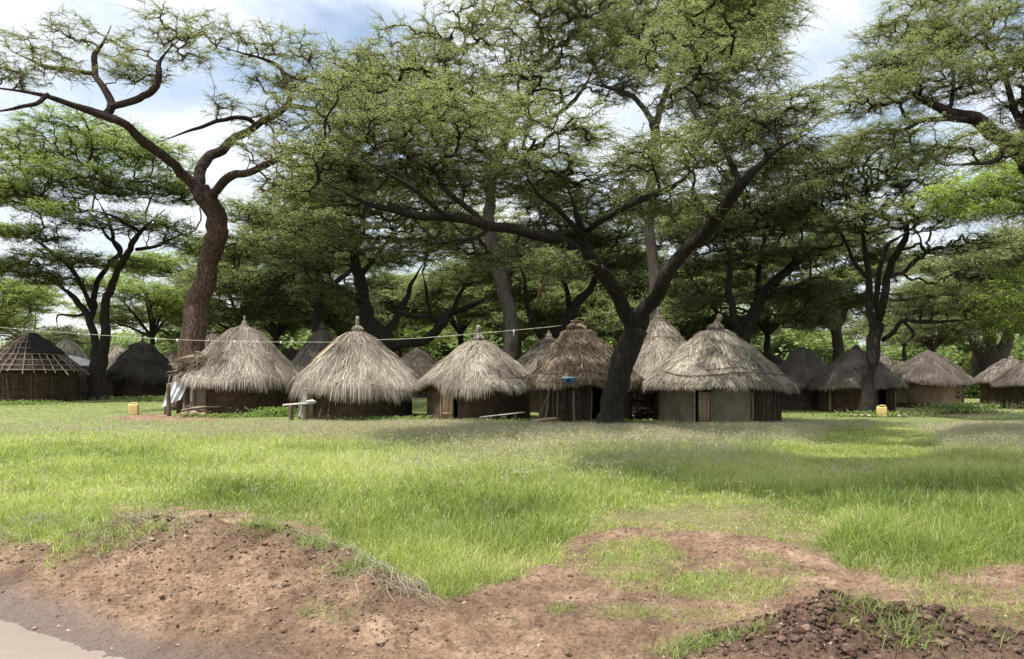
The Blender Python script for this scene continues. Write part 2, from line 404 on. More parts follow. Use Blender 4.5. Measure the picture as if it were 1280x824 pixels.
o = N.new('ShaderNodeOutputMaterial'); L.new(p.outputs[0], o.inputs[0]); M['ground'] = m
ground = gmb.build('ground', M['ground'], smooth=True)
tag(ground, 'grassy clearing with bare brown soil, a low bank and a dug mound', None, None, 'structure')
xf, yf = XX.ravel(), YY.ravel(); pxf, pyf = pix(xf, yf)
wet = sst(0, .7, (-1.1 - 1.75*(yf-4.2)) - xf + .25*fbm(xf*1.2, yf*1.2, seed=8))*sst(10, 6, yf)*sst(1., -.1, yf-np.interp(xf, CR[:, 0], CR[:, 1])+1.2)
dark = np.exp(-(((xf-2.0)/.92)**2 + ((yf-4.15)/.42)**2)**2) + .75*np.exp(-((xf+2.9)/1.1)**2-((yf-6.25)/.4)**2)*(.5+.5*np.clip(2*fbm(xf*3, yf*3, seed=50)+.5, 0, 1))
dark = dark + .5*sst(.15, .45, fbm(xf*1.4, yf*1.4, seed=51))
for nm, arr in (('wet', wet), ('dark', np.clip(dark, 0, 1))):
    at = ground.data.attributes.new(nm, 'FLOAT', 'POINT'); at.data.foreach_set('value', arr.astype(np.float32))

# puddle
pz = -.098
pm, nt, N, L = mat_new('puddle_water')
p = N.new('ShaderNodeBsdfPrincipled'); p.inputs['Base Color'].default_value = (.25, .20, .172, 1); p.inputs['Roughness'].default_value = .12
p.inputs['Specular IOR Level'].default_value = 1.
b = N.new('ShaderNodeBump'); b.inputs['Strength'].default_value = .3; b.inputs['Distance'].default_value = .008
L.new(noise(nt, 7, 5, geo_vec(nt), .5), b.inputs['Height']); L.new(b.outputs[0], p.inputs['Normal'])
o = N.new('ShaderNodeOutputMaterial'); L.new(p.outputs[0], o.inputs[0])
pb = MB(); gx, gy = np.meshgrid(np.linspace(-6.0, -1.9, 60), np.linspace(2.6, 5.4, 40)); idx = np.arange(gx.size).reshape(gx.shape)
pb.add(np.stack([gx, gy, np.full_like(gx, pz)], -1).reshape(-1, 3), np.stack([idx[:-1, :-1], idx[:-1, 1:], idx[1:, 1:], idx[1:, :-1]], -1).reshape(-1, 4))
tag(pb.build('puddle', pm), 'shallow muddy puddle on the wet track', None, None, 'structure')

rg = np.random.default_rng(7)
# ------------------------------------------------------------------ clods, pebbles
def lumps(mb, C, S, rng, base):
    V, T = base; M_ = len(C); off = rng.uniform(0, 90, (M_, 1, 3))
    d = fbm(V[None, :, 0]*1.3+off[..., 0], V[None, :, 1]*1.3+off[..., 1], V[None, :, 2]*1.3+off[..., 2], o=3, seed=91)
    d2 = np.abs(fbm(V[None, :, 0]*3+off[..., 1], V[None, :, 1]*3+off[..., 0], V[None, :, 2]*3+off[..., 2], o=3, seed=92))
    X = V[None]*(1+1.0*d-.5*d2)[..., None]*np.stack([np.ones(M_), rng.uniform(.6, 1.1, M_), rng.uniform(.45, .8, M_)], 1)[:, None]
    X = X*np.asarray(S).reshape(-1, 1, 1)+np.asarray(C)[:, None]
    mb.add(X.reshape(-1, 3), T=(T[None]+(np.arange(M_)*len(V))[:, None, None]).reshape(-1, 3), tint=np.repeat(rng.uniform(0, 1, M_), len(V)))
def scatter(n, x0, x1, y0, y1, dens, rng):
    x = rng.uniform(x0, x1, n); y = rng.uniform(y0, y1, n)
    k = rng.uniform(0, 1, n) < dens(x, y)
    return x[k], y[k]
cl = MB()
x, y = scatter(90000, -6.5, 5.5, 3.9, 9.5, lambda x, y: (1-grass_mask(x, y))*np.clip(.10 + .8*np.exp(-((y-np.interp(x, CR[:, 0], CR[:, 1])+.45)/.5)**2)*(x < -.6) + .4*sst(.1, .5, fbm(x*2, y*2, seed=60)), 0, 1)*(1-.93*sst(0, .6, (-1.1-1.75*(y-4.2))-x)), rg)
s = .0035 + .012*rg.uniform(0, 1, len(x))**4
rocks(cl, np.stack([x, y, zt(x, y)+s*.2], 1), s, rg, ICO1, .4)
x, y = scatter(9000, -5.5, 5, 3.9, 8, lambda x, y: (1-grass_mask(x, y))*np.clip(.10+.5*np.exp(-((y-np.interp(x, CR[:, 0], CR[:, 1])+.5)/.6)**2)*(x < -.5)+.3*sst(.1, .4, fbm(x*1.7, y*1.7, seed=62)), 0, 1)*(1-.95*sst(0, .5, (-1.1-1.75*(y-4.2))-x)), rg)
s = .007+.020*rg.uniform(0, 1, len(x))**4; lumps(cl, np.stack([x, y, zt(x, y)], 1), s, rg, ICO2)
tag(cl.build('soil_clods', M['clod']), 'small crumbs and clods of brown soil strewn over the bare earth', 'soil clods', None, 'stuff')
cl = MB()
x, y = scatter(16000, .7, 3.7, 3.7, 4.8, lambda x, y: np.exp(-(((x-1.95)/.8)**2 + ((y-4.2)/.36)**2)**2), rg)
s = .003 + .013*rg.uniform(0, 1, len(x))**3
rocks(cl, np.stack([x, y, zt(x, y)+s*.15], 1), s, rg, ICO1, .42, flat=.8)
x, y = scatter(2500, -4.6, -.8, 5.3, 6.6, lambda x, y: .55*np.exp(-((y-np.interp(x, CR[:, 0], CR[:, 1])+.1)/.3)**2), rg)
s = .003 + .013*rg.uniform(0, 1, len(x))**3
rocks(cl, np.stack([x, y, zt(x, y)+s*.15], 1), s, rg, ICO1, .42, flat=.8)
x, y = scatter(2600, .8, 3.4, 3.75, 4.7, lambda x, y: .5*np.exp(-(((x-1.95)/.75)**2 + ((y-4.2)/.34)**2)**2), rg)
s = .014+.022*rg.uniform(0, 1, len(x))**2; lumps(cl, np.stack([x, y, zt(x, y)], 1), s, rg, ICO2)
x, y = scatter(240, .9, 3.2, 3.8, 4.6, lambda x, y: .5*np.exp(-(((x-1.9)/.8)**2 + ((y-4.2)/.3)**2)**2), rg)
s = .024+.026*rg.uniform(0, 1, len(x))**2; lumps(cl, np.stack([x, y, zt(x, y)-.006], 1), s, rg, ICO3)
x, y = scatter(260, -4.4, -.9, 5.4, 6.5, lambda x, y: .5*np.exp(-((y-np.interp(x, CR[:, 0], CR[:, 1])+.15)/.3)**2), rg)
s = .016+.04*rg.uniform(0, 1, len(x))**3; lumps(cl, np.stack([x, y, zt(x, y)], 1), s, rg, ICO3)
tag(cl.build('dark_soil_clods', M['clod_dark']), 'dark damp clods heaped on the dug mound and the bank', 'soil clods', None, 'stuff')
cl = MB()
x, y = scatter(1100, -5.5, 5, 3.9, 8, lambda x, y: (1-grass_mask(x, y))*(.25+.6*(x < 0)), rg)
s = .005 + .012*rg.uniform(0, 1, len(x))**3
rocks(cl, np.stack([x, y, zt(x, y)+s*.2], 1), s, rg, ICO1, .18)
tag(cl.build('pebbles', M['stone']), 'pale pebbles scattered on the brown soil', 'pebbles', None, 'stuff')

# ------------------------------------------------------------------ grass
def blades(mb, x, y, h, wd, lean, rng, tint, zoff=-.01, curl=1.0):
    n = len(x); z = zt(x, y)+zoff
    a = rng.uniform(0, 2*PI, n); d = np.stack([np.cos(a), np.sin(a)], 1)
    b_ = rng.uniform(0, 2*PI, n); s_ = np.stack([np.cos(b_), np.sin(b_)], 1)*(wd/2)[:, None]
    P = np.stack([x, y, z], 1)
    def pt(t, off):
        q = P.copy(); q[:, :2] += d*(lean*h*t**1.6*curl*.9)[:, None] + s_*off; q[:, 2] += h*t*(1-.38*lean*t); return q
    V = np.stack([pt(0, -.7), pt(0, .7), pt(.5, -1), pt(.5, 1), pt(1., 0)], 1)
    i = (np.arange(n)*5)[:, None]
    mb.add(V.reshape(-1, 3), i+np.array([[0, 1, 3, 2]]), i+np.array([[2, 3, 4]]), tint=np.repeat(tint, 5))

def height(x, y):
    px, py = pix(x, y)
    h = .24 + .13*fbm(x*.7, y*.9, o=4, seed=70)
    short = sst(1.15, .7, np.sqrt(((px-900)/170)**2 + ((py-662)/42)**2))
    path = sst(1.2, .7, np.sqrt(((px-1090-(py-560)*-1.0)/95)**2 + ((py-560)/60)**2))
    h = h*(1-.72*np.maximum(short, path*.8))
    h = np.where(py > np.interp(px, EDGE_X, EDGE_Y)+4, np.where(px < 200, .13, .07), h)
    h = h*np.clip(1.0 - .62*sst(14, 23, y), .3, 1)
    h = np.where(y > 24, h*.6, h)
    h = np.where((px > 1030) & (py > 600), h*1.15, h)
    e_ = py-np.interp(px, EDGE_X, EDGE_Y)+14*fbm(x*1.4, y*1.4, o=3, seed=71)
    h = h*np.where(e_ < 4, .30+.70*sst(2, -46, e_), 1.)
    return np.clip(h, .035, .45)

gb = MB()
yv = 4.1
while yv < 46:
    st = .5 if yv < 12 else 1.0
    rho = 4300*(6/max(yv, 5))**1.4 if yv < 24 else 120*(24/yv)
    x0, x1 = -.74*yv-1.2, .74*yv+1.2
    n = int(rho*st*(x1-x0)); x = rg.uniform(x0, x1, n); y = rg.uniform(yv, yv+st, n)
    clump = fbm(x*2.3, y*2.3, o=3, seed=77)
    k = rg.uniform(0, 1, n) < grass_mask(x, y)*np.clip(.85+.8*clump, .25, 1)
    x, y, clump = x[k], y[k], clump[k]
    h = height(x, y)*rg.uniform(.45, 1.25, len(x))*(1+.45*clump)
    wd = np.maximum(.0042, yv*.00085)*rg.uniform(.7, 1.3, len(x))
    px, py = pix(x, y)
    dryc = .5*sst(14, 21, y) + .25*sst(.1, .4, fbm(x*.4, y*.4, seed=79))
    tnt = .42 + .42*fbm(x*.55, y*.8, o=4, seed=78) + rg.normal(0, .19, len(x)) + .30*(rg.uniform(0, 1, len(x)) < dryc*.6)
    yell = .12*sst(9, 13, y)*sst(22, 17, y)
    blades(gb, x, y, h, wd, rg.uniform(.1, 1.5, len(x)), rg, np.clip(tnt+yell, 0, 1))
    yv += st
tag(gb.build('grass', M['grass']), 'lush green grass covering the clearing', 'grass', None, 'stuff')

# airy seed heads: thin stems with pale heads
sb = MB()
n = 110000; y = rg.uniform(9, 23.2, n); x = rg.uniform(-.72, .75, n)*y
px, py = pix(x, y)
k = rg.uniform(0, 1, n) < grass_mask(x, y)*np.clip(.02 + .9*sst(15, 20, y)*(.3+.7*sst(200, 420, px)) + .35*sst(420, 600, px)*sst(1000, 860, px)*sst(9, 15, y) + .4*sst(1060, 1200, px)*sst(12, 15, y), 0, 1)*(1-sst(.9, .6, np.sqrt(((px-1100)/110)**2+((py-560)/40)**2)))
x, y = x[k], y[k]; n = len(x)
h = height(x, y)*rg.uniform(.9, 1.7, n)
blades(sb, x, y, h, np.full(n, .006), rg.uniform(.1, .7, n), rg, rg.uniform(.2, .9, n))
j = 6
xx = np.repeat(x, j) + rg.normal(0, .05, n*j); yy = np.repeat(y, j) + rg.normal(0, .05, n*j); hh = np.repeat(h, j)*rg.uniform(.65, 1.02, n*j)
P0 = np.stack([xx, yy, zt(xx, yy)+hh], 1); dv = unit(rg.normal(size=(n*j, 3)))*.05; dv[:, 2] = np.abs(dv[:, 2]); ev = unit(rg.normal(size=(n*j, 3)))*.0055
sb.add(np.stack([P0, P0+dv*.5+ev, P0+dv, P0+dv*.5-ev], 1).reshape(-1, 3), np.arange(n*j*4).reshape(-1, 4), tint=np.repeat(rg.uniform(.1, 1, n*j), 4))
tag(sb.build('grass_seed_heads', M['straw_stalk']), 'pale airy seed heads standing above the grass', 'grass', None, 'stuff')

# dry stalks on the bank and runners trailing over the soil
db = MB()
n = 1500; x = rg.uniform(-5.8, -.6, n); y = np.interp(x, CR[:, 0], CR[:, 1]) + rg.normal(.05, .3, n)
k = (fbm(x*1.5, y*1.5, seed=90) > -.05) & (x > -4.9); x, y = x[k], y[k]; n = len(x)
a = rg.uniform(0, 2*PI, n); l = rg.uniform(.06, .28, n); t = np.linspace(0, 1, 5)
P = np.zeros((n, 5, 3)); curl = rg.normal(0, .8, n)
for q in range(5):
    aa = a + curl*t[q]; P[:, q, 0] = x + np.cos(aa)*l*t[q]; P[:, q, 1] = y + np.sin(aa)*l*t[q]
P[:, :, 2] = zt(P[..., 0].ravel(), P[..., 1].ravel()).reshape(n, 5) + .008 + (rg.uniform(0, .09, n)[:, None])*np.sin(t*PI)[None]
tubes(db, P, np.full((n, 5), .0022), 3, tint=rg.uniform(0, 1, n))
tag(db.build('dry_grass', M['straw_stalk']), 'dead straw and roots tangled along the top of the bank', 'dry grass', None, 'stuff')

# leafy weeds against the hut walls and in the shade
wb = MB()
def leaves_at(mb, C, spread, L_, Wd, rng, tint, up=.5):
    n = len(C); P = C + rng.normal(0, 1, (n, 3))*spread
    a = unit(np.stack([rng.normal(size=n), rng.normal(size=n), rng.normal(0, up, n)], 1)); u = unit(np.cross(a, unit(np.stack([rng.normal(0, .5, n), rng.normal(0, .5, n), np.ones(n)], 1))))
    L_ = L_*rng.uniform(.6, 1.3, (n, 1)); Wd = Wd*rng.uniform(.6, 1.3, (n, 1))
    mb.add(np.stack([P, P+a*L_*.45+u*Wd, P+a*L_, P+a*L_*.45-u*Wd], 1).reshape(-1, 3), np.arange(n*4).reshape(-1, 4), tint=np.repeat(tint, 4))
for (wx, wy, wr, n, hh) in ((W(180, 500, 38)[0], 41, 4.0, 2600, .3), (W(345, 500, 27)[0], 27, .9, 1500, .3), (W(790, 500, 21.6)[0], 21.4, 1.3, 1800, .2), (W(640, 500, 22.5)[0], 22.8, 2.0, 1500, .14),
                            (W(500, 500, 25)[0], 25.0, 2.2, 1500, .14), (W(880, 500, 21)[0], 21.0, 2.0, 1500, .14), (W(1110, 500, 27)[0], 27.2, 2.2, 1600, .16), (W(1255, 500, 27)[0], 29.5, 1.8, 2200, .4), (W(1215, 490, 50)[0], 48, 5, 9000, 1.3),
                            (W(300, 500, 27)[0], 26.7, 2.4, 1300, .12), (W(20, 500, 37)[0], 36.8, 3, 1800, .2)):
    x = wx + rg.normal(0, wr*.5, n); y = wy + rg.normal(0, .25 if hh < .5 else 1.5, n)
    leaves_at(wb, np.stack([x, y, zt(x, y)+rg.uniform(0, hh, n)], 1), .03, .09 if hh < .5 else .2, .03 if hh < .5 else .07, rg, rg.uniform(0, 1, n))
for (cx, cy, nn) in ((875, 815, 22), (925, 818, 26), (845, 818, 12), (1185, 812, 15), (330, 700, 60), (420, 705, 60)):
    D = F*(H)/(cy-YH); x = (cx-CX)/F*D+rg.normal(0, .10, nn*5); y = D+rg.normal(0, .06, nn*5)
    blades(wb, x, y, rg.uniform(.04, .16, nn*5), np.full(nn*5, .006), rg.uniform(.3, 1.2, nn*5), rg, rg.uniform(.3, 1, nn*5))
for (x_, y_, nn) in ((2.1, 4.0, 260), (1.9, 4.12, 120), (-2.0, 6.0, 260), (-1.5, 5.75, 260), (-1.1, 5.3, 260), (-2.9, 6.15, 120), (2.6, 4.1, 60), (-3.4, 6.3, 160)):
    x = x_+rg.normal(0, .11, nn); y = y_+rg.normal(0, .07, nn)
    blades(wb, x, y, rg.uniform(.04, .17, nn), np.full(nn, .005), rg.uniform(.3, 1.4, nn), rg, rg.uniform(.3, 1, nn))
tag(wb.build('weeds', M['weed']), 'low leafy weeds growing along the hut walls and on the soil', 'weeds', None, 'stuff')

# ------------------------------------------------------------------ huts
def roof_z(s, zA, zE, a=.55):
    a = a + (1-a)*.45
    return zA - (zA-zE)*(a*s + (1-a)*s**2.2)

def make_roof(root, zA, zE, R, n, mat, rng, a=.55, ax=0., ay=0., wid=.016, ln=.55, layers=5, step=.05, cuts=(), rough=.05, tilt=0., collar=None, droop=.10, tlo=0., thi=1., seed=0):
    """thatched cone: a solid shell with courses plus thousands of separate straws"""
    def edge(th):
        e = 1 + rough*fbm(np.cos(th)*2.2+seed, np.sin(th)*2.2, o=3, seed=seed)
        for (tc, w_, am) in cuts:
            dth = (th-tc+PI) % (2*PI)-PI
            e = e - am*np.exp(-(dth/w_)**4)
        return e
    def surf(s, th, off=0.):
        sm = s*edge(th)
        r = R*sm; z = roof_z(np.maximum(sm, 0), zA, zE, a)
        bump = .06*fbm(np.cos(th)*3+seed, np.sin(th)*3, s*6, o=3, seed=seed+3)*s**.5 + step*((s*layers) % 1.0)*np.clip(s*4, 0, 1)
        if collar: bump = bump + collar[1]*np.where(s < collar[0], 1, 0)*sst(0, .06, s)
        o_ = off + bump
        nr = (zA-zE)/math.hypot(R, zA-zE); nz = R/math.hypot(R, zA-zE)
        k = np.clip(1-s, 0, 1)
        return np.stack([(r+nr*o_)*np.cos(th)+ax*k, (r+nr*o_)*np.sin(th)+ay*k, z+nz*o_ + tilt*r*np.cos(th)], -1)
    mb = MB()
    NS, NT = 26, 72
    s = np.linspace(.0, 1, NS); th = np.linspace(0, 2*PI, NT, endpoint=False)
    S_, T_ = np.meshgrid(s, th, indexing='ij')
    V = surf(S_, T_, -.02)
    U = surf(np.full(NT, 1.0), th, -.10)[None]; U2 = surf(np.full(NT, .72), th, -.16)[None]; U3 = surf(np.full(NT, .1), th, -.2)[None]
    V = np.concatenate([V, U, U2, U3], 0); K = V.shape[0]
    idx = np.arange(K*NT).reshape(K, NT); nn = np.roll(idx, -1, 1)
    mb.add(V.reshape(-1, 3), np.stack([idx[:-1], nn[:-1], nn[1:], idx[1:]], -1).reshape(-1, 4), tint=.18)
    # straws
    n = int(n*1.45); wid = wid*.74
    s0 = rng.uniform(.02, 1, n)**.55*.97; th0 = rng.uniform(0, 2*PI, n)
    slope = math.hypot(R, zA-zE)
    l = ln*rng.uniform(.35, 1.25, n)/slope
    tuft = fbm(np.cos(th0)*5, np.sin(th0)*5, s0*5, o=3, seed=seed+7)
    jit = rng.normal(0, .085, n)+.16*vn(np.cos(th0)*9, np.sin(th0)*9, s0*9, seed=seed+5)
    s1 = np.minimum(s0+l, 1.0 + rng.uniform(0, .03, n)); sm = (s0+s1)/2
    lift = rng.uniform(.0, .06, n) + .10*np.maximum(tuft, 0)
    P0 = surf(s0, th0, 0.0); P1 = surf(sm, th0+jit*.5/np.maximum(s0, .25)*.6, lift*.9+.012); P2 = surf(s1, th0+jit/np.maximum(s0, .25)*.6, lift+.03*rng.uniform(0, 1, n))
    over = (s0+l > 1.0)
    ex = np.where(over, rng.uniform(.0, 1, n)**1.6*droop*1.15*(.45+1.1*np.clip(.5+1.2*fbm(np.cos(th0)*3, np.sin(th0)*3, o=3, seed=seed+20), 0, 1.3)), 0) + np.where(over, .02, 0)
    P3 = P2.copy(); P3[:, 2] -= ex*.9; P3[:, :2] *= (1+.35*ex/np.maximum(np.linalg.norm(P2[:, :2], axis=1), .3))[:, None]
    tg = np.stack([-np.sin(th0), np.cos(th0), rng.normal(0, .35, n)], 1)*(wid*rng.uniform(.5, 1.4, n)/2)[:, None]
    V = np.stack([P0-tg, P0+tg, P1-tg, P1+tg, P2-tg*.8, P2+tg*.8, P3-tg*.2, P3+tg*.2], 1)
    i = (np.arange(n)*8)[:, None, None]
    Q = i + np.array([[0, 1, 3, 2], [2, 3, 5, 4], [4, 5, 7, 6]])[None]
    patch = fbm(np.cos(th0)*2.6+4, np.sin(th0)*2.6, s0*3.4, o=4, seed=seed+11)
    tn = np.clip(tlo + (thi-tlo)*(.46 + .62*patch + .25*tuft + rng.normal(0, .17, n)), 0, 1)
    mb.add(V.reshape(-1, 3), Q.reshape(-1, 4), tint=np.repeat(tn, 8))
    o = mb.build('roof', mat, root)
    return o, surf

def finial(roof, zA, rng, mat, lx=.0, h=.3, r=.07, ax=0, ay=0, flare=False, base=True):
    mb = MB()
    t = np.linspace(0, 1, 6)
    P = np.stack([ax+lx*t, ay+0*t, zA-.12+(h+.12)*t], 1)
    tubes(mb, P, r*np.array([1.3, 1.0, .8, .85, .95, .8]) if not flare else r*np.array([1.6, 1., .6, 1., 1.6, 1.9]), 10, tint=.55, cap=True)
    k = 130; a = rng.uniform(0, 2*PI, k); q = rng.uniform(0, .6, k)
    A0 = np.stack([ax+lx*q+np.cos(a)*r*.9, ay+np.sin(a)*r*.9, zA+(h)*q-.05], 1)
    sp = (.10 if not flare else .30)
    A1 = A0 + np.stack([np.cos(a)*r*sp*6*rng.uniform(0, 1, k)*.5+lx*.4, np.sin(a)*r*sp*3*rng.uniform(0, 1, k), h*rng.uniform(.2, .5, k)], 1)
    tubes(mb, np.stack([A0, A1], 1), np.full((k, 2), .006), 3, tint=rng.uniform(.2, .9, k))
    if base:
        b = rng.uniform(0, 2*PI, 200)
        B0 = np.stack([ax+np.cos(b)*.05, ay+np.sin(b)*.05, np.full(200, zA+.03)], 1)
        B1 = np.stack([ax+np.cos(b)*r*3.2, ay+np.sin(b)*r*3.2, zA-.13+rng.normal(0, .03, 200)], 1)
        tubes(mb, np.stack([B0, (B0+B1)/2+[0, 0, .025], B1], 1), np.full((200, 3), .008), 3, tint=rng.uniform(.1, .9, 200))
        tt = np.linspace(0, 2*PI, 17)
        tubes(mb, np.stack([ax+np.cos(tt)*r*2.0, ay+np.sin(tt)*r*2.0, np.full(17, zA-.045)], 1), np.full(17, .022), 5, tint=.2)
    return mb.build('finial', mat, roof)

def wall_arc(root, name, mat, r, z1, a0, a1, rng, thick=.10, z0=-.05, rough=.035, flare=.06, seed=0, tint=.5):
    mb = MB(); na = max(6, int(abs(a1-a0)*r/.07)); nz = 16
    a = np.linspace(a0, a1, na); z = np.linspace(z0, z1, nz)
    A, Z = np.meshgrid(a, z)
    d = rough*fbm(np.cos(A)*r*2.5, np.sin(A)*r*2.5, Z*2.5, o=4, seed=seed)+flare*np.exp(-((Z-z0)/.18)**2)
    def ring(rr): return np.stack([np.cos(A)*rr, np.sin(A)*rr, Z], -1)
    full = abs(a1-a0) > 2*PI-1e-3
    Vo = ring(r+d); Vi = ring(r-thick+0*d)
    idx = np.arange(na*nz).reshape(nz, na); off = na*nz
    Q = [np.stack([idx[:-1, :-1], idx[:-1, 1:], idx[1:, 1:], idx[1:, :-1]], -1).reshape(-1, 4)]
    Q.append(Q[0][:, ::-1]+off)
    for c in (0, na-1):
        Q.append(np.stack([idx[:-1, c], idx[1:, c], idx[1:, c]+off, idx[:-1, c]+off], -1))
    Q.append(np.stack([idx[-1, :-1], idx[-1, 1:], idx[-1, 1:]+off, idx[-1, :-1]+off], -1))
    mb.add(np.concatenate([Vo.reshape(-1, 3), Vi.reshape(-1, 3)]), np.concatenate(Q), tint=tint+.25*fbm(np.tile(np.cos(A).ravel()*3, 2), np.tile(Z.ravel()*3, 2), seed=seed+1))
    return mb.build(name, mat, root)

def wattle(root, r, z1, a0, a1, n, rng, rings=3, name='wattle'):
    mb = MB(); a = np.linspace(a0, a1, n) + rng.normal(0, .03, n); t = np.linspace(0, 1, 4)
    lean = rng.normal(0, .06, n)
    P = np.stack([np.cos(a[:, None]+lean[:, None]*t)*r, np.sin(a[:, None]+lean[:, None]*t)*r, -.03+t[None]*(z1+.03)*np.ones((n, 1))], -1) + rng.normal(0, .006, (n, 4, 3))
    tubes(mb, P, rng.uniform(.007, .02, n)[:, None]*np.ones((n, 4)), 5, tint=rng.uniform(0, .9, n)**1.5)
    for q in range(max(1, rings-2)):
        aa = np.linspace(a0, a1, 24); zc = z1*(q+.6)/rings + .03*fbm(aa*4, aa*0+q, seed=q)
        tubes(mb, np.stack([np.cos(aa)*(r+.02), np.sin(aa)*(r+.02), zc], -1), np.full(24, .011), 5, tint=.3)
    return mb.build(name, M['stick_dark'], root)

def posts(root, specs, rng, name='post', mat=None, S=7):
    for (p0, p1, r0, r1) in specs:
        mb = MB(); P = catmull([p0, (np.array(p0)+np.array(p1))/2+rng.normal(0, .02, 3), p1], 7)
        P[1:-1] += rng.normal(0, .006, (5, 3))
        tubes(mb, P, np.linspace(r0, r1, 7), S, tint=rng.uniform(.2, .7), cap=True)
        mb.build(name, mat or M['stick'], root)

def door_planks(root, ang, w_, h_, r, rng, n=4, mat=None, z0=0.02):
    mb = MB(); rad = np.array([math.cos(ang), math.sin(ang)]); tan_ = np.array([-rad[1], rad[0]])
    for q in range(n):
        u = (q-(n-1)/2)*w_/n
        c = rad*(r) + tan_*u
        boxes(mb, (c[0]+rad[0]*rng.uniform(0, .012), c[1]+rad[1]*rng.uniform(0, .012), z0+h_/2+rng.uniform(-.02, .01)), (w_/n*.94, .035, h_), rz=ang-PI/2, tint=rng.uniform(.2, .9), jit=.003, rng=rng)
    for z in (h_*.22, h_*.8):
        c = rad*(r+.03); boxes(mb, (c[0], c[1], z0+z), (w_*.96, .025, .07), rz=ang-PI/2, tint=.4)
    return mb.build('door', mat or M['wood'], root)

def rope_on(root, surf, s, th0, th1, r=.012, off=.07, name='binding_pole', mat=None, n=26, sag=0., rng=None):
    mb = MB(); th = np.linspace(th0, th1, n); t = np.linspace(0, 1, n)
    ss = (s if np.ndim(s) == 0 else np.interp(t, np.linspace(0, 1, len(s)), s)) + sag*np.sin(t*PI)
    P = surf(ss*np.ones(n), th, off) + rg.normal(0, .006, (n, 3))
    tubes(mb, P, np.full(n, r), 6, tint=.4, cap=True)
    return mb.build(name, mat or M['stick'], root)

HUTS = 'round thatched huts of the village'
A = lambda dx, r: -math.acos(max(-1, min(1, dx/r)))     # wall angle (front half) for a sideways offset dx

def base_hut(label, px, D, R, zA, zE, wr, n, mat, seed, wall='mud', gap=None, group=HUTS, zw=None, **k):
    rng = np.random.default_rng(seed)
    p_ = W(px, 500, D); zE += .10; root = thing('thatched_hut', label, 'hut', (p_[0], D, float(zt(p_[0], D))-.01), 0, group)
    roof, surf = make_roof(root, zA, zE, R, n, mat, rng, seed=seed, **k)
    zw = zw or roof_z(wr/R, zA, zE, k.get('a', .55))+.02-.05
    if gap: wall_arc(root, 'wall', M[wall], wr, zw, gap[1], gap[0]+2*PI, rng, seed=seed)
    else: wall_arc(root, 'wall', M[wall], wr, zw, 0, 2*PI, rng, seed=seed)
    return root, roof, surf, rng, zw

# -- main hut on the right: pale plaster front, plank door, wide bound roof, leaning finial
r, rf, sf, rn, zw = base_hut('large hut with pale plaster front, bent poles round its roof and a leaning straw tip', 894, 23.4, 2.3, 3.15, 1.08, 1.92, 15000, M['thatch'], 11,
    gap=(A(-1.02, 1.92)-.0, A(-.62, 1.92)), a=.82, layers=4, step=.075, wid=.018, rough=.06, droop=.16, tlo=.1, thi=1.05)
finial(rf, 3.15, rn, M['thatch'], lx=.16, h=.30, r=.085)
rope_on(rf, sf, [.83, .90, .88, .84], A(-2.1, 2.3), A(.9, 2.3), r=.02, off=.10)
rope_on(rf, sf, [.80, .78, .80], A(-.9, 2.3), A(1.15, 2.3), r=.016, off=.10)
rope_on(rf, sf, [.84, .92], A(.9, 2.3), A(2.25, 2.3), r=.018, off=.10)
rope_on(rf, sf, [.28, .55], A(-1.9, 2.3)+.35, A(-.3, 2.3), r=.007, off=.10, name='straw_rope', mat=M['rope'])
rope_on(rf, sf, [.62, .80], A(-1.6, 2.3), A(-.85, 2.3), r=.009, off=.10, name='straw_rope', mat=M['rope'])
rope_on(rf, sf, [.45, .76], A(1.5, 2.3), A(.5, 2.3), r=.007, off=.10, name='straw_rope', mat=M['rope'])
wall_arc(r, 'plaster_panel', M['plaster'], 1.96, zw-.02, A(-1.85, 1.92), A(-1.02, 1.92)-.02, rn, thick=.06, rough=.008, flare=.0, seed=2)
wall_arc(r, 'plaster_panel', M['plaster'], 1.96, zw-.02, A(-.62, 1.92)+.02, A(.50, 1.92), rn, thick=.06, rough=.008, flare=.0, seed=3)
door_planks(r, A(-.80, 1.92), .34, 1.05, 1.90, rn, 3)
posts(r, [((math.cos(a_)*1.95, math.sin(a_)*1.95, 0), (math.cos(a_)*1.95, math.sin(a_)*1.95, 1.1), .035, .03) for a_ in (A(-1.03, 1.92), A(-.60, 1.92), A(.53, 1.92))], rn)
wattle(r, 1.95, 1.15, A(.55, 1.92), -.12, 26, rn, 4)

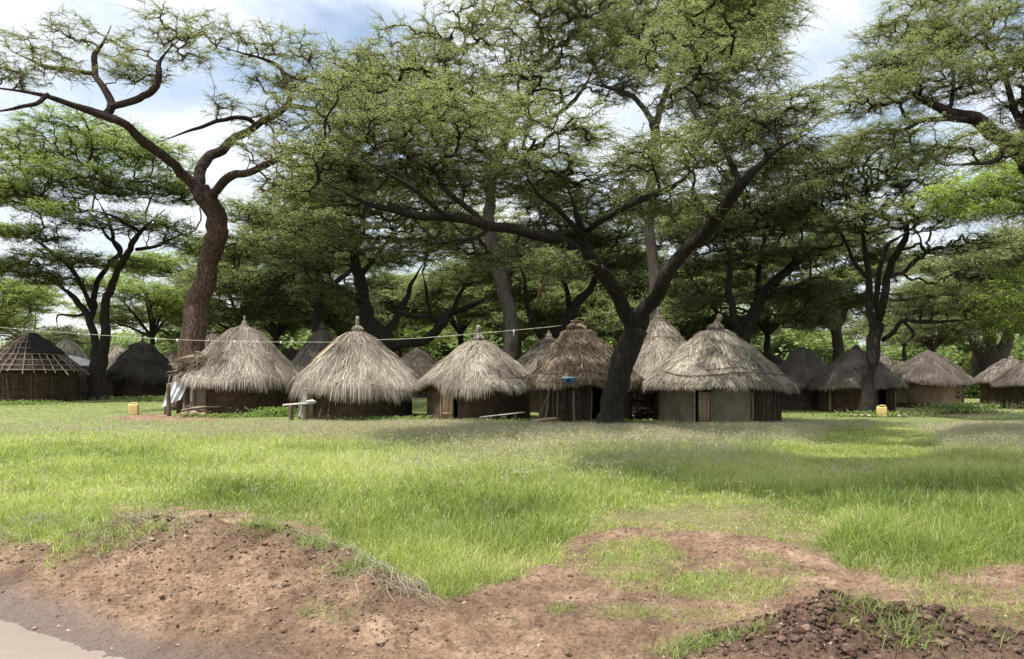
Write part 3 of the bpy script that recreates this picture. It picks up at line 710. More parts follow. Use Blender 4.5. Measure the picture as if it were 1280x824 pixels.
# -- straw-coloured hut with porch shelf beside the big tree
r, rf, sf, rn, zw = base_hut('shaggy golden-brown hut with leaning porch poles beside the big trunk', 732, 24.0, 1.86, 3.24, 1.12, 1.5, 13000, M['thatch_gold'], 12,
    gap=(A(.05, 1.5), A(.55, 1.5)), a=.95, ax=-.30, layers=4, step=.12, wid=.022, ln=.42, rough=.10, droop=.16, tlo=.05, thi=.9)
finial(rf, 3.2, rn, M['thatch_gold'], ax=-.3, h=.10, r=.10, flare=True)
rope_on(rf, sf, [.42, .46, .36, .22], A(-.5, 1.9), A(1.1, 1.9), r=.018, off=.10)
rope_on(rf, sf, [.86, .84, .86], A(-1.75, 1.9), A(1.2, 1.9), r=.016, off=.10)
posts(r, [((-1.62, -1.35, -.02), (-1.20, -1.45, 1.12), .028, .02), ((-1.42, -1.5, -.02), (-1.25, -1.35, 1.1), .025, .02), ((-1.02, -1.68, -.02), (-1.0, -1.5, 1.12), .022, .018),
          ((-.5, -1.72, -.02), (-.52, -1.6, 1.1), .035, .03), ((-.02, -1.72, -.02), (.03, -1.6, 1.1), .03, .025), ((.12, -1.8, -.02), (.62, -1.62, .95), .03, .02), ((-1.7, -1.2, 1.10), (.7, -1.65, 1.16), .028, .022)], rn)
wattle(r, 1.53, 1.25, A(-1.45, 1.5), A(0, 1.5), 26, rn, 2)
# -- log lying by it
def plank(mb, p0, p1, wd, th, tint=.5, rng=rg):
    p0, p1 = np.array(p0, float), np.array(p1, float); d = p1-p0; L_ = np.linalg.norm(d[:2]); rz = math.atan2(d[1], d[0])
    boxes(mb, (p0+p1)/2, (np.linalg.norm(d), wd, th), rz=rz, tilt=math.atan2(d[2], L_), tint=tint, jit=th*.08, rng=rng)

t = thing('log_bench', 'pale split log lying at the foot of the leaning porch poles', 'log', (W(683, 0, 21.9)[0], 21.9, 0))
mb = MB(); tubes(mb, catmull([(-.42, 0, .16), (0, .02, .21), (.34, 0, .26)], 9), np.array([.04, .06, .065, .06, .06, .055, .055, .05, .03]), 8, tint=.6, cap=True); mb.build('log', M['wood'], t)
for q in (-.28, .22):
    mb = MB(); tubes(mb, [(q, 0, -.02), (q, .0, .10), (q, .0, .18)], [.06, .05, .05], 7, tint=.3, cap=True)
    mb.build('support', M['stick'], t)

# -- middle hut with arched doorway and plank door
r, rf, sf, rn, zw = base_hut('tan-roofed hut with a plank door under an arched notch in its eaves', 598, 26.2, 2.2, 2.93, 1.02, 1.8, 14000, M['thatch'], 13,
    gap=(A(-1.20, 1.8), A(-.62, 1.8)), a=.80, layers=3, step=.04, wid=.017, ln=.7, rough=.05, droop=.20, cuts=[(A(-1.28, 1.95), .20, .10)], tlo=.12, thi=.95)
finial(rf, 2.93, rn, M['thatch'], h=.36, r=.07)
wall_arc(r, 'door_jamb', M['mud'], 1.86, zw-.02, A(-1.72, 1.86), A(-1.22, 1.86), rn, thick=.08, seed=31, tint=.8)
door_planks(r, A(-.90, 1.8), .42, 1.12, 1.86, rn, 3)
posts(r, [((math.cos(a_)*1.88, math.sin(a_)*1.88, 0), (math.cos(a_)*1.88, math.sin(a_)*1.88, 1.1), .04, .03) for a_ in (A(-1.16, 1.88),)], rn)
rope_on(rf, sf, [.18, .36, .44], A(.15, 2.2), A(-1.6, 2.2), r=.016, off=.09)
rope_on(rf, sf, [.84, .86, .82], A(1.0, 2.2), A(2.19, 2.2), r=.016, off=.10)

# -- grey hut left of it
r, rf, sf, rn, zw = base_hut('silvery grey shaggy hut with a tall straw finial and golden straw streak on its left', 447, 27.0, 2.38, 3.30, 1.02, 1.95, 16000, M['thatch'], 14,
    gap=(A(-1.75, 1.95), A(-1.42, 1.95)), a=.80, layers=3, step=.05, wid=.017, ln=.8, rough=.09, droop=.34, cuts=[(A(-1.95, 2.2), .12, .10)], tlo=.05, thi=1.0)
finial(rf, 3.30, rn, M['thatch'], h=.36, r=.065)
mb = MB(); k = 500; th = A(-1.0, 2.3)-.42+rn.normal(0, .05, k)-.0; s0 = rn.uniform(.15, .60, k); P = np.stack([sf(s0, th, .07), sf(s0+.09, th+.01, .10), sf(s0+.18, th+.02, .09)], 1)
tubes(mb, P, np.full((k, 3), .006), 3, tint=rn.uniform(.55, 1, k)); mb.build('straw_patch', M['thatch_gold'], rf)
door_planks(r, A(-1.28, 1.95), .36, 1.05, 1.98, rn, 2)
posts(r, [((-.58, -2.12, -.02), (-.42, -1.98, 1.2), .014, .010), ((-.85, -2.1, -.02), (-.78, -2.0, .5), .009, .007), ((-.92, -2.1, -.02), (-.80, -2.0, .42), .009, .007), ((-1.72, -1.35, 0), (-1.7, -1.3, 1.15), .05, .04)], rn, name='pole')

# -- hut with pale daubed section and shelter sheet
r, rf, sf, rn, zw = base_hut('dome-roofed grey hut with a pale daubed wall section, nearest to the white sheet shelter', 300, 29.6, 2.36, 3.66, 1.22, 1.95, 15000, M['thatch'], 15,
    gap=(A(-1.42, 1.95)-.16, A(-1.42, 1.95)), a=.72, layers=4, step=.06, wid=.019, ln=.75, rough=.10, droop=.30, ax=.18, cuts=[(A(-1.15, 2.3), .14, .06)], tlo=.05, thi=.98)
finial(rf, 3.66, rn, M['thatch'], h=.22, r=.035, ax=.18)
wall_arc(r, 'plaster_panel', M['plaster'], 2.0, zw-.05, A(-1.36, 1.95), A(-.56, 1.95), rn, thick=.07, rough=.012, flare=.05, seed=5)
posts(r, [((-1.62, -1.25, 0), (-1.62, -1.2, 1.35), .09, .08), ((-1.5, -1.38, 0), (-1.5, -1.3, 1.3), .05, .05)], rn)

# -- back row and right-hand group
BH = [
 ('small conical brown-grey roof rising between the two nearest left-hand huts', 403, 34, 1.75, 3.80, 1.2, 1.4, 3600, 'thatch_grey', 21, dict(a=.62, layers=9, step=.02, tlo=.25, thi=.95), .16, 'mud'),
 ('weathered roof peeping between the thick red-brown trunk and the dome-roofed hut', 267, 38, 1.65, 3.75, 1.3, 1.3, 3000, 'thatch_grey', 22, dict(a=.6, tlo=.2, thi=.9), .1, 'mud'),
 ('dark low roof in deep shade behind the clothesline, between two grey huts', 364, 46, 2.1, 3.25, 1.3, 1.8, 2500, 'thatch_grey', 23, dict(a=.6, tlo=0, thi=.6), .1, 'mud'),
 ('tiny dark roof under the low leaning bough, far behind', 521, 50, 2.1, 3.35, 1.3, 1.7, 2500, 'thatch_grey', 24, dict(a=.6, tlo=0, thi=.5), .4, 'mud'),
 ('grey conical roof just behind and left of the golden-brown hut', 686, 31.5, 2.0, 3.28, 1.2, 1.6, 4500, 'thatch', 25, dict(a=.68, layers=3, tlo=.0, thi=.6), .15, 'mud'),
 ('tall steep cone roof with two binding bands behind the big tree fork', 823, 29.5, 2.15, 3.85, 1.15, 1.7, 7000, 'thatch', 26, dict(a=.70, layers=3, step=.08, tlo=.1, thi=.85, collar=(.16, .05)), .34, 'mud'),
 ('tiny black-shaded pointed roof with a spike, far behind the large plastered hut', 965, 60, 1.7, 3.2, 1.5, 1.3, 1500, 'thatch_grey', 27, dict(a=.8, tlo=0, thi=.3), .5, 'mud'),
 ('dome roof with a small thatch cap, just right of the large plastered hut', 1003, 33, 1.42, 2.78, .95, 1.05, 6000, 'thatch_grey', 28, dict(a=.45, layers=3, step=.07, tlo=.2, thi=1., collar=(.3, .07)), 0, 'mud'),
 ('brown-grey hut standing right behind the slender dark trunk', 1070, 31, 1.82, 2.72, .92, 1.45, 9000, 'thatch_grey', 29, dict(a=.80, layers=3, step=.05, tlo=.25, thi=1., collar=(.2, .04), droop=.12), .10, 'mud'),
 ('small pointed roof half hidden between the slender dark trunk and the ochre hut', 1101, 38, 1.35, 2.60, 1.1, 1.0, 2500, 'thatch_grey', 30, dict(a=.6, tlo=.1, thi=.8), .18, 'mud'),
 ('low dark roof touching the left side of the ochre hut', 1128, 37, 1.3, 2.22, 1.0, 1.0, 2500, 'thatch_grey', 31, dict(a=.5, tlo=0, thi=.7), 0, 'mud'),
 ('dark dome roof over a smooth ochre wall, beyond the open yard', 1161, 34.5, 1.78, 2.68, 1.02, 1.36, 9000, 'thatch_grey', 32, dict(a=.50, layers=4, step=.05, tlo=.08, thi=.8, droop=.1), 0, 'ochre'),
 ('hut at the right edge with a sunlit left roof slope', 1264, 38, 1.68, 2.45, 1.05, 1.35, 5000, 'thatch_grey', 33, dict(a=.75, tlo=.1, thi=.95), .04, 'mud'),
 ('dark hut cut by the right edge, in front of the one with the sunlit slope', 1298, 33, 1.75, 2.45, .95, 1.4, 6000, 'thatch_grey', 34, dict(a=.7, tlo=.0, thi=.8), .04, 'mud'),
 ('pale straw cone roof far behind the bare pole roof', 84, 46, 1.35, 3.8, 1.9, 1.1, 2500, 'thatch', 35, dict(a=.55, tlo=.45, thi=1.), .12, 'mud'),
 ('pale grey roof behind the twin dark trunk', 147, 52, 2.1, 3.65, 1.4, 1.7, 2500, 'thatch', 36, dict(a=.6, tlo=.2, thi=.8), .1, 'mud'),
 ('small grey roof showing just left of the thick red-brown trunk', 213, 56, 2.1, 3.35, 1.4, 1.7, 2000, 'thatch', 38, dict(a=.6, tlo=.2, thi=.8), .1, 'mud'),
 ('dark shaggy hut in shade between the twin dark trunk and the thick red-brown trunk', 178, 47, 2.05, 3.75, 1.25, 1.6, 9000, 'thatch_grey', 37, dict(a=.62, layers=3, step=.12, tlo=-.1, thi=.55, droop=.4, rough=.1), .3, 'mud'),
]
for (lb, px, D, R, zA, zE, wr, n, mt, sd_, kw, fh, wl) in BH:
    kw.setdefault('wid', .02 if D < 36 else .032); kw.setdefault('ln', .6)
    gp = (A(.25, wr), A(.65, wr)) if sd_ in (29, 33, 28) else None
    r, rf, sf, rn, zw = base_hut(lb, px, D, R, zA, zE, wr, n, M[mt], sd_, wall=wl, gap=gp, **kw)
    if fh: finial(rf, zA, rn, M[mt], h=fh, r=.045 if fh < .3 else .06, base=D < 40)
    if sd_ == 26:
        for s_ in (.15, .42): rope_on(rf, sf, s_, A(-2.1, 2.15), A(2.1, 2.15), r=.016, off=.12)
    if sd_ == 29:
        wattle(r, wr+.03, .95, A(.6, 1.45), -.2, 14, rn, 2)
        posts(r, [((-1.38, -.72, 0), (-1.38, -.70, .9), .06, .05), ((.95, -1.35, 0), (.95, -1.3, .9), .03, .03)], rn)
    if sd_ == 32:
        for (dx, z_, s_) in ((.62, .50, .07), (.50, .52, .05), (.74, .56, .05), (.66, .72, .05), (.56, .70, .03)):
            mb = MB(); a_ = A(dx, wr); rocks(mb, [(math.cos(a_)*(wr+.03), math.sin(a_)*(wr+.03), z_)], [s_], rn, ICO1, .3, flat=.8, tint=np.array([.1]))
            mb.build('broken_plaster', M['mud'], r)
        wall_arc(r, 'mud_skirt', M['mud'], wr+.05, .22, 0, 2*PI, rn, thick=.04, rough=.05, seed=8, tint=.1)
        posts(r, [((-1.3, -.55, 0), (-1.3, -.5, 1.2), .05, .04), ((1.12, -.85, 0), (1.12, -.8, 1.1), .03, .03), ((.98, -1.0, 0), (.98, -.98, .8), .04, .03)], rn)
    if sd_ in (33, 34): wattle(r, wr+.03, .95, -PI+.3, -.3, 26, rn, 4)
    if sd_ == 37: wattle(r, wr+.03, 1.1, -PI+.3, -.3, 30, rn, 2)

# -- hut with bare pole roof
rn = np.random.default_rng(50); D = 40.5; p_ = W(36, 0, D)
r = thing('bare_pole_hut', 'unfinished hut with bare roof poles and a black plastic sheet on top', 'hut', (p_[0], D, float(zt(p_[0], D))), 0, HUTS)
zA, zE, R = 3.85, 1.62, 2.7
mb = MB(); n = 34; th = np.linspace(0, 2*PI, n, endpoint=False)+rn.normal(0, .03, n); t = np.linspace(0, 1.0, 6)
k0 = rn.uniform(.96, 1.08, n)
P = np.stack([np.cos(th)[:, None]*(R*t*k0[:, None]), np.sin(th)[:, None]*(R*t*k0[:, None]), zA-(zA-zE)*(.8*t+.2*t**2)*np.ones((n, 1))*k0[:, None]], -1)+rn.normal(0, .025, (n, 6, 3))
tubes(mb, P, np.full((n, 6), .030), 5, tint=rn.uniform(.3, 1, n))
for s_ in (.10, .34, .5, .64, .76, .87, .97):
    a_ = np.linspace(0, 2*PI, 40); rr = R*s_
    tubes(mb, np.stack([np.cos(a_)*rr, np.sin(a_)*rr, zA-(zA-zE)*(.8*s_+.2*s_*s_)+.035+.03*fbm(a_*2, a_*0+s_*9)], -1), np.full(40, .024 if s_ < .9 else .04), 5, tint=.7)
rf = mb.build('roof', M['stick'], r)
mb = MB(); k = 160; a_ = rn.uniform(0, 2*PI, k)
tubes(mb, np.stack([np.stack([np.cos(a_)*.05, np.sin(a_)*.05, np.full(k, zA+.16)], 1), np.stack([np.cos(a_)*.3, np.sin(a_)*.3, zA-.22+rn.normal(0, .05, k)], 1)], 1), np.full((k, 2), .014), 3, tint=rn.uniform(.5, 1, k)); mb.build('finial', M['thatch'], rf)
mb = MB()
def shell(mb, s0, s1, a0, a1, off, ns=10, na=16, tint=.5, amp=.06):
    S_, A_ = np.meshgrid(np.linspace(s0, s1, ns), np.linspace(a0, a1, na), indexing='ij'); o_ = off+amp*fbm(S_*8, A_*3, o=3, seed=3)
    V = np.stack([np.cos(A_)*(R*S_+o_*.5), np.sin(A_)*(R*S_+o_*.5), zA-(zA-zE)*(.8*S_+.2*S_**2)+o_], -1)
    V2 = V - [0, 0, .02]
    idx = np.arange(ns*na).reshape(ns, na); q = np.stack([idx[:-1, :-1], idx[:-1, 1:], idx[1:, 1:], idx[1:, :-1]], -1).reshape(-1, 4)
    mb.add(np.concatenate([V.reshape(-1, 3), V2.reshape(-1, 3)]), np.concatenate([q, q[:, ::-1]+ns*na]), tint=tint)
shell(mb, .10, .62, -.95, .75, .09)
mb.build('plastic_sheet', M['tarp_dark'], rf)
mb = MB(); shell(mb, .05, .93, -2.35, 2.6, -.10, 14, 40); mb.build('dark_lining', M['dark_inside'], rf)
wall_arc(r, 'wall', M['mud'], 2.3, 1.72, 0, 2*PI, rn, rough=.09, seed=70, tint=.4)
wattle(r, 2.38, 1.6, -PI+.1, -.1, 60, rn, 5)

# -- low store with pale covered roof behind the twin trunk
p_ = W(106, 0, 44); r = thing('low_store', 'low stick store with a pale cloth roof, tucked behind the twin dark trunk', 'shelter', (p_[0], 44, 0))
mb = MB(); gx_, gy_ = np.meshgrid(np.linspace(-.9, .9, 20), np.linspace(-.8, .8, 16)); idx = np.arange(gx_.size).reshape(gx_.shape)
zr = 2.35+.16*fbm(gx_*1.5, gy_*1.5, seed=4)-.25*gx_-.3*np.abs(gy_)
q = np.stack([idx[:-1, :-1], idx[:-1, 1:], idx[1:, 1:], idx[1:, :-1]], -1).reshape(-1, 4)
mb.add(np.concatenate([np.stack([gx_, gy_, zr], -1).reshape(-1, 3), np.stack([gx_, gy_, zr-.04], -1).reshape(-1, 3)]), np.concatenate([q, q[:, ::-1]+gx_.size]))
mb.build('roof', M['cloth'], r)
mb = MB(); n = 70; u = np.linspace(-.85, .85, n); P = np.stack([np.stack([u, np.full(n, -.7), np.full(n, -.05)], 1), np.stack([u+rn.normal(0, .03, n), np.full(n, -.7)+rn.normal(0, .02, n), np.full(n, 2.0)], 1)], 1)
tubes(mb, P, np.full((n, 2), .02), 5, tint=rn.uniform(0, .8, n))
for z in (.5, 1.1, 1.7): tubes(mb, [(-.9, -.74, z), (0, -.76, z+.03), (.9, -.74, z)], [.03]*3, 5, tint=.6)
mb.build('wall', M['stick'], r)
mb = MB(); P2 = P.copy(); P2[..., 1] *= -1; tubes(mb, P2, np.full((n, 2), .02), 5); mb.build('back_wall', M['stick'], r)

# -- sheet shelter at the left of the dome-roofed hut
D = 27.9; p_ = W(228, 0, D); r = thing('lean_to_shelter', 'lean-to of brush, poles and a torn white plastic sheet', 'shelter', (p_[0], D, 0))
rn = np.random.default_rng(60)
mb = MB()
def sheet(mb, c00, c10, c11, c01, fold=.06, n=22, seed=1, th=.006):
    u, v = np.meshgrid(np.linspace(0, 1, n), np.linspace(0, 1, n)); c00, c10, c11, c01 = map(np.array, (c00, c10, c11, c01))
    P = (1-u)[..., None]*(1-v)[..., None]*c00+u[..., None]*(1-v)[..., None]*c10+u[..., None]*v[..., None]*c11+(1-u)[..., None]*v[..., None]*c01
    f = fold*(fbm(u*7, v*1.5+u*2, seed=seed)+.5*np.sin(u*19+3*v))
    P = P+f[..., None]*np.array([.25, -1, .1]); P[..., 2] += .04*fbm(u*4, v*4, seed=seed+2)*(v > .9)
    idx = np.arange(n*n).reshape(n, n); q = np.stack([idx[:-1, :-1], idx[:-1, 1:], idx[1:, 1:], idx[1:, :-1]], -1).reshape(-1, 4)
    mb.add(np.concatenate([P.reshape(-1, 3), P.reshape(-1, 3)+[0, th, 0]]), np.concatenate([q, q[:, ::-1]+n*n]))
sheet(mb, (-.50, .0, 1.20), (.28, .1, 1.42), (-.02, -.05, .62), (-.68, -.25, .32))
mb.build('plastic_sheet', M['tarp'], r)
mb = MB(); sheet(mb, (.28, .12, 1.40), (.52, .1, 1.35), (.50, .12, .38), (.24, .08, .55), fold=.05, seed=6); mb.build('cloth_flap', M['cloth'], r)
k = 650; x = rn.uniform(-.12, .85, k); P0 = np.stack([x, rn.uniform(-.15, .9, k), 1.45+.38*(x+.6)/1.3+rn.uniform(-.15, .55, k)], 1)
d_ = unit(np.stack([rn.normal(-.6, .5, k), rn.normal(-.4, .4, k), rn.normal(-.35, .3, k)], 1))*rn.uniform(.15, .42, (k, 1))
mb = MB(); tubes(mb, np.stack([P0, P0+d_*.5+[0, 0, .02], P0+d_], 1), np.full((k, 3), .012), 3, tint=rn.uniform(0, 1, k)); mb.build('brush_roof', M['thatch_gold'], r)
posts(r, [((-.28, -.45, -.02), (-.33, -.42, 1.20), .085, .07), ((-.75, .2, -.02), (-.6, .3, 1.5), .04, .03), ((.42, -.1, -.02), (.55, .1, 1.5), .03, .025), ((-.65, .2, 1.62), (.6, .0, 1.78), .03, .02), ((.1, -.5, .05), (.5, -.2, .6), .02, .015)], rn)
mb = MB(); shell_ = None
boxes(mb, (.15, 1.0, .95), (1.5, .08, 2.0), tint=.4, jit=.03, rng=rn); mb.build('back_wall', M['mud'], r)
# cooking stones and firewood
D = 26.9
for i_, (px, s_, lb) in enumerate(((232, .16, 'leftmost of three hearth stones by the white sheet shelter'), (243, .20, 'middle and largest of three hearth stones by the white sheet shelter'), (254, .15, 'rightmost of three hearth stones by the white sheet shelter'))):
    mb = MB(); p_ = W(px, 0, D+.15*(i_ % 2)); rocks(mb, [(0, 0, s_*.5)], [s_], rn, ICO2, .12, flat=.85, tint=np.array([.3]))
    o = mb.build('hearth_stone', M['stone']); o.location = (p_[0], D+.15*(i_ % 2), float(zt(p_[0], D))); tag(o, lb, 'stone', 'hearth stones at the shelter')
p_ = W(243, 0, D+.35); mbs = thing('firewood_pile', 'pile of crooked firewood behind the hearth stones', 'firewood', (p_[0], D+.35, 0))
for q in range(9):
    mb = MB(); c0 = np.array([rn.uniform(-.5, .1), rn.uniform(-.2, .2), .05+.04*q]); c1 = c0+[rn.uniform(.5, .9), rn.normal(0, .2), rn.uniform(-.02, .12)]
    tubes(mb, catmull([c0, (c0+c1)/2+rn.normal(0, .03, 3), c1], 6), np.linspace(.04, .025, 6), 6, tint=rn.uniform(.2, .9), cap=True); mb.build('stick', M['stick'], mbs)

# ------------------------------------------------------------------ small things
def jerrycan(px, D, label, hgt, rz=0):
    p_ = W(px, 0, D); r = thing('jerrycan', label, 'jerrycan', (p_[0], D, float(zt(p_[0], D))+.0), rz, 'yellow jerrycans')
    import bmesh
    bm = bmesh.new(); bmesh.ops.create_cube(bm, size=1)
    for v in bm.verts: v.co.x *= .34; v.co.y *= .22; v.co.z *= hgt*.86
    bmesh.ops.bevel(bm, geom=list(bm.edges), offset=.03, segments=3, affect='EDGES', profile=.6)
    V = np.array([v.co[:] for v in bm.verts]); V[:, 2] += hgt*.43
    T = [[v.index for v in f.verts] for f in bm.faces]; Q4 = [f for f in T if len(f) == 4]; T3 = [f for f in T if len(f) == 3]
    mb = MB(); mb.add(V, Q4, T3); bm.free(); body = mb.build('body', M['yellow_plastic'], r)
    mb = MB(); tubes(mb, catmull([(-.06, 0, hgt*.84), (-.055, 0, hgt*.97), (.02, 0, hgt*1.0), (.12, 0, hgt*.97), (.13, 0, hgt*.84)], 12), np.full(12, .02), 7, cap=True); mb.build('handle', M['yellow_plastic'], r)
    mb = MB(); tubes(mb, [(-.12, 0, hgt*.84), (-.12, 0, hgt*.96)], [.035, .035], 10, cap=True); mb.build('cap', M['yellow_plastic'], r)
jerrycan(167, 28.2, 'yellow jerrycan standing alone on the bare patch left of the shelter', .46, .2)
jerrycan(1102, 27.0, 'yellow jerrycan at the foot of the slender dark trunk', .42, -.35)
for q in range(9):
    px = [1078, 1092, 1112, 1118, 1070, 1124, 1086, 1131, 1064][q]; D_ = 26.9+.2*rg.uniform(-1, 1); p_ = W(px, 0, D_)
    mb = MB(); rocks(mb, [(0, 0, .05)], [.05+.06*rg.uniform()], rg, ICO2, .12, tint=np.array([.8]))
    o = mb.build('stone', M['stone']); o.location = (p_[0], D_, float(zt(p_[0], D_))); tag(o, 'grey fist-sized stone on the ground around the jerrycan by the slender dark trunk', 'stone', 'stones around the right jerrycan')

# benches
D = 24.4; p_ = W(375, 0, D); r = thing('bench', 'rough bench of one pale plank on two posts before the grey hut', 'bench', (p_[0], D, 0))
mb = MB(); plank(mb, (-.55, .05, .545), (.50, -.05, .62), .20, .05, .6); tubes(mb, [(.25, -.1, .66), (.45, -.12, .68), (.56, -.1, .63)], [.035, .05, .03], 7, tint=.9, cap=True); mb.build('seat', M['wood_pale'], r)
for (x_, rr) in ((-.30, .085), (.17, .11)):
    mb = MB(); tubes(mb, catmull([(x_, 0, -.05), (x_+.01, 0, .25), (x_, 0, .55)], 6), np.array([1.1, 1., .95, 1, 1, .95])*rr, 9, tint=.3, cap=True); mb.build('leg', M['stick'], r)
p_ = W(628, 0, 23.0); r = thing('bench', 'narrow plank bench tilted slightly up, before the hut with the arched notch', 'bench', (p_[0], 23.0, 0))
mb = MB(); plank(mb, (-.70, 0, .22), (.68, 0, .38), .16, .035, .8); mb.build('seat', M['wood_pale'], r)
for (x_, hh) in ((-.35, .26), (.07, .30), (.40, .34)):
    mb = MB(); tubes(mb, [(x_, 0, -.05), (x_, .01, hh*.5), (x_, 0, hh)], [.06 if x_ == .07 else .035]*3, 8, tint=.6, cap=True); mb.build('leg', M['wood'], r)
# hanging cloth by the grey hut
p_ = W(378, 0, 24.9); r = thing('hanging_cloth', 'pale cloth hung from a thin post behind the pale plank bench', 'cloth', (p_[0], 24.9, 0))
mb = MB(); sheet(mb, (.02, 0, 1.10), (.14, .02, 1.08), (.12, 0, .16), (-.16, -.02, .12), fold=.05, n=18, seed=9); mb.build('fabric', M['cloth'], r)
posts(r, [((.10, .06, -.03), (.12, .05, 1.18), .03, .022)], rn)
# blue radio on the golden roof
r = thing('radio', 'small blue plastic box radio on the eave of the golden-brown hut', 'radio', W(711, 479, 22.05), .2)
mb = MB(); boxes(mb, (0, 0, .08), (.27, .14, .12), jit=.004, rng=rn); mb.build('body', M['blue_plastic'], r)
mb = MB(); boxes(mb, (-.01, 0, .165), (.33, .22, .045), jit=.006, rng=rn); mb.build('lid', M['pale_blue_plastic'], r)
mb = MB(); boxes(mb, (-.03, -.078, .08), (.13, .02, .07)); mb.build('speaker_panel', M['black_plastic'], r)
rn = np.random.default_rng(90); p_ = W(811, 0, 24.6); r = thing('stick_fence', 'short fence of stacked dark sticks between the golden-brown hut and the plastered hut', 'fence', (p_[0], 24.6, 0))
mb = MB(); n = 46; u = rn.uniform(-.42, .42, n); zz_ = rn.uniform(.02, 1.15, n)
d_ = np.stack([rn.uniform(.25, .5, n), rn.normal(0, .06, n), rn.normal(0, .05, n)], 1); c_ = np.stack([u*.5, rn.normal(0, .05, n), zz_], 1)
tubes(mb, np.stack([c_-d_, c_+rn.normal(0, .02, (n, 3)), c_+d_], 1), rn.uniform(.012, .032, n)[:, None]*np.ones((n, 3)), 6, tint=rn.uniform(0, .9, n)); mb.build('panel', M['stick_dark'], r)
posts(r, [((x_, -.1, -.05), (x_+.02, -.1, 1.25), .035, .028) for x_ in (-.4, -.05, .38)], rn)
# ropes
def line(label, pts, rad, name='clothesline', pegs=()):
    P = catmull(pts, 50); mb = MB(); tubes(mb, P, np.full(50, rad), 5, tint=.6); o = mb.build(name, M['rope'])
    tag(o, label, 'rope')
    for (t_, h_, w_) in pegs:
        q = P[int(t_*49)]; mb = MB(); boxes(mb, (q[0], q[1]-.012, q[2]-h_/2+.02), (w_, .02, h_), jit=.006, rng=rg); mb.build('peg', M['cloth'], o)
line('long pale clothesline strung across the left-hand huts and trunks', [W(-40, 406, 30), W(70, 415, 28.5), W(200, 423.5, 27.5), W(300, 427, 26.7), W(425, 428, 26.1)], .006,
     pegs=((.32, .10, .04), (.50, .16, .05), (.56, .10, .06), (.74, .08, .05), (.80, .06, .04), (.86, .08, .06)))
line('pale cord running up from the grey hut to a loose end above the arched-notch hut', [W(470, 425, 26.9), W(520, 423, 26.4), W(585, 418, 25.3), W(674, 410, 24.2), W(702, 407, 23.6)], .007, name='cord',
     pegs=((.66, .22, .04),))

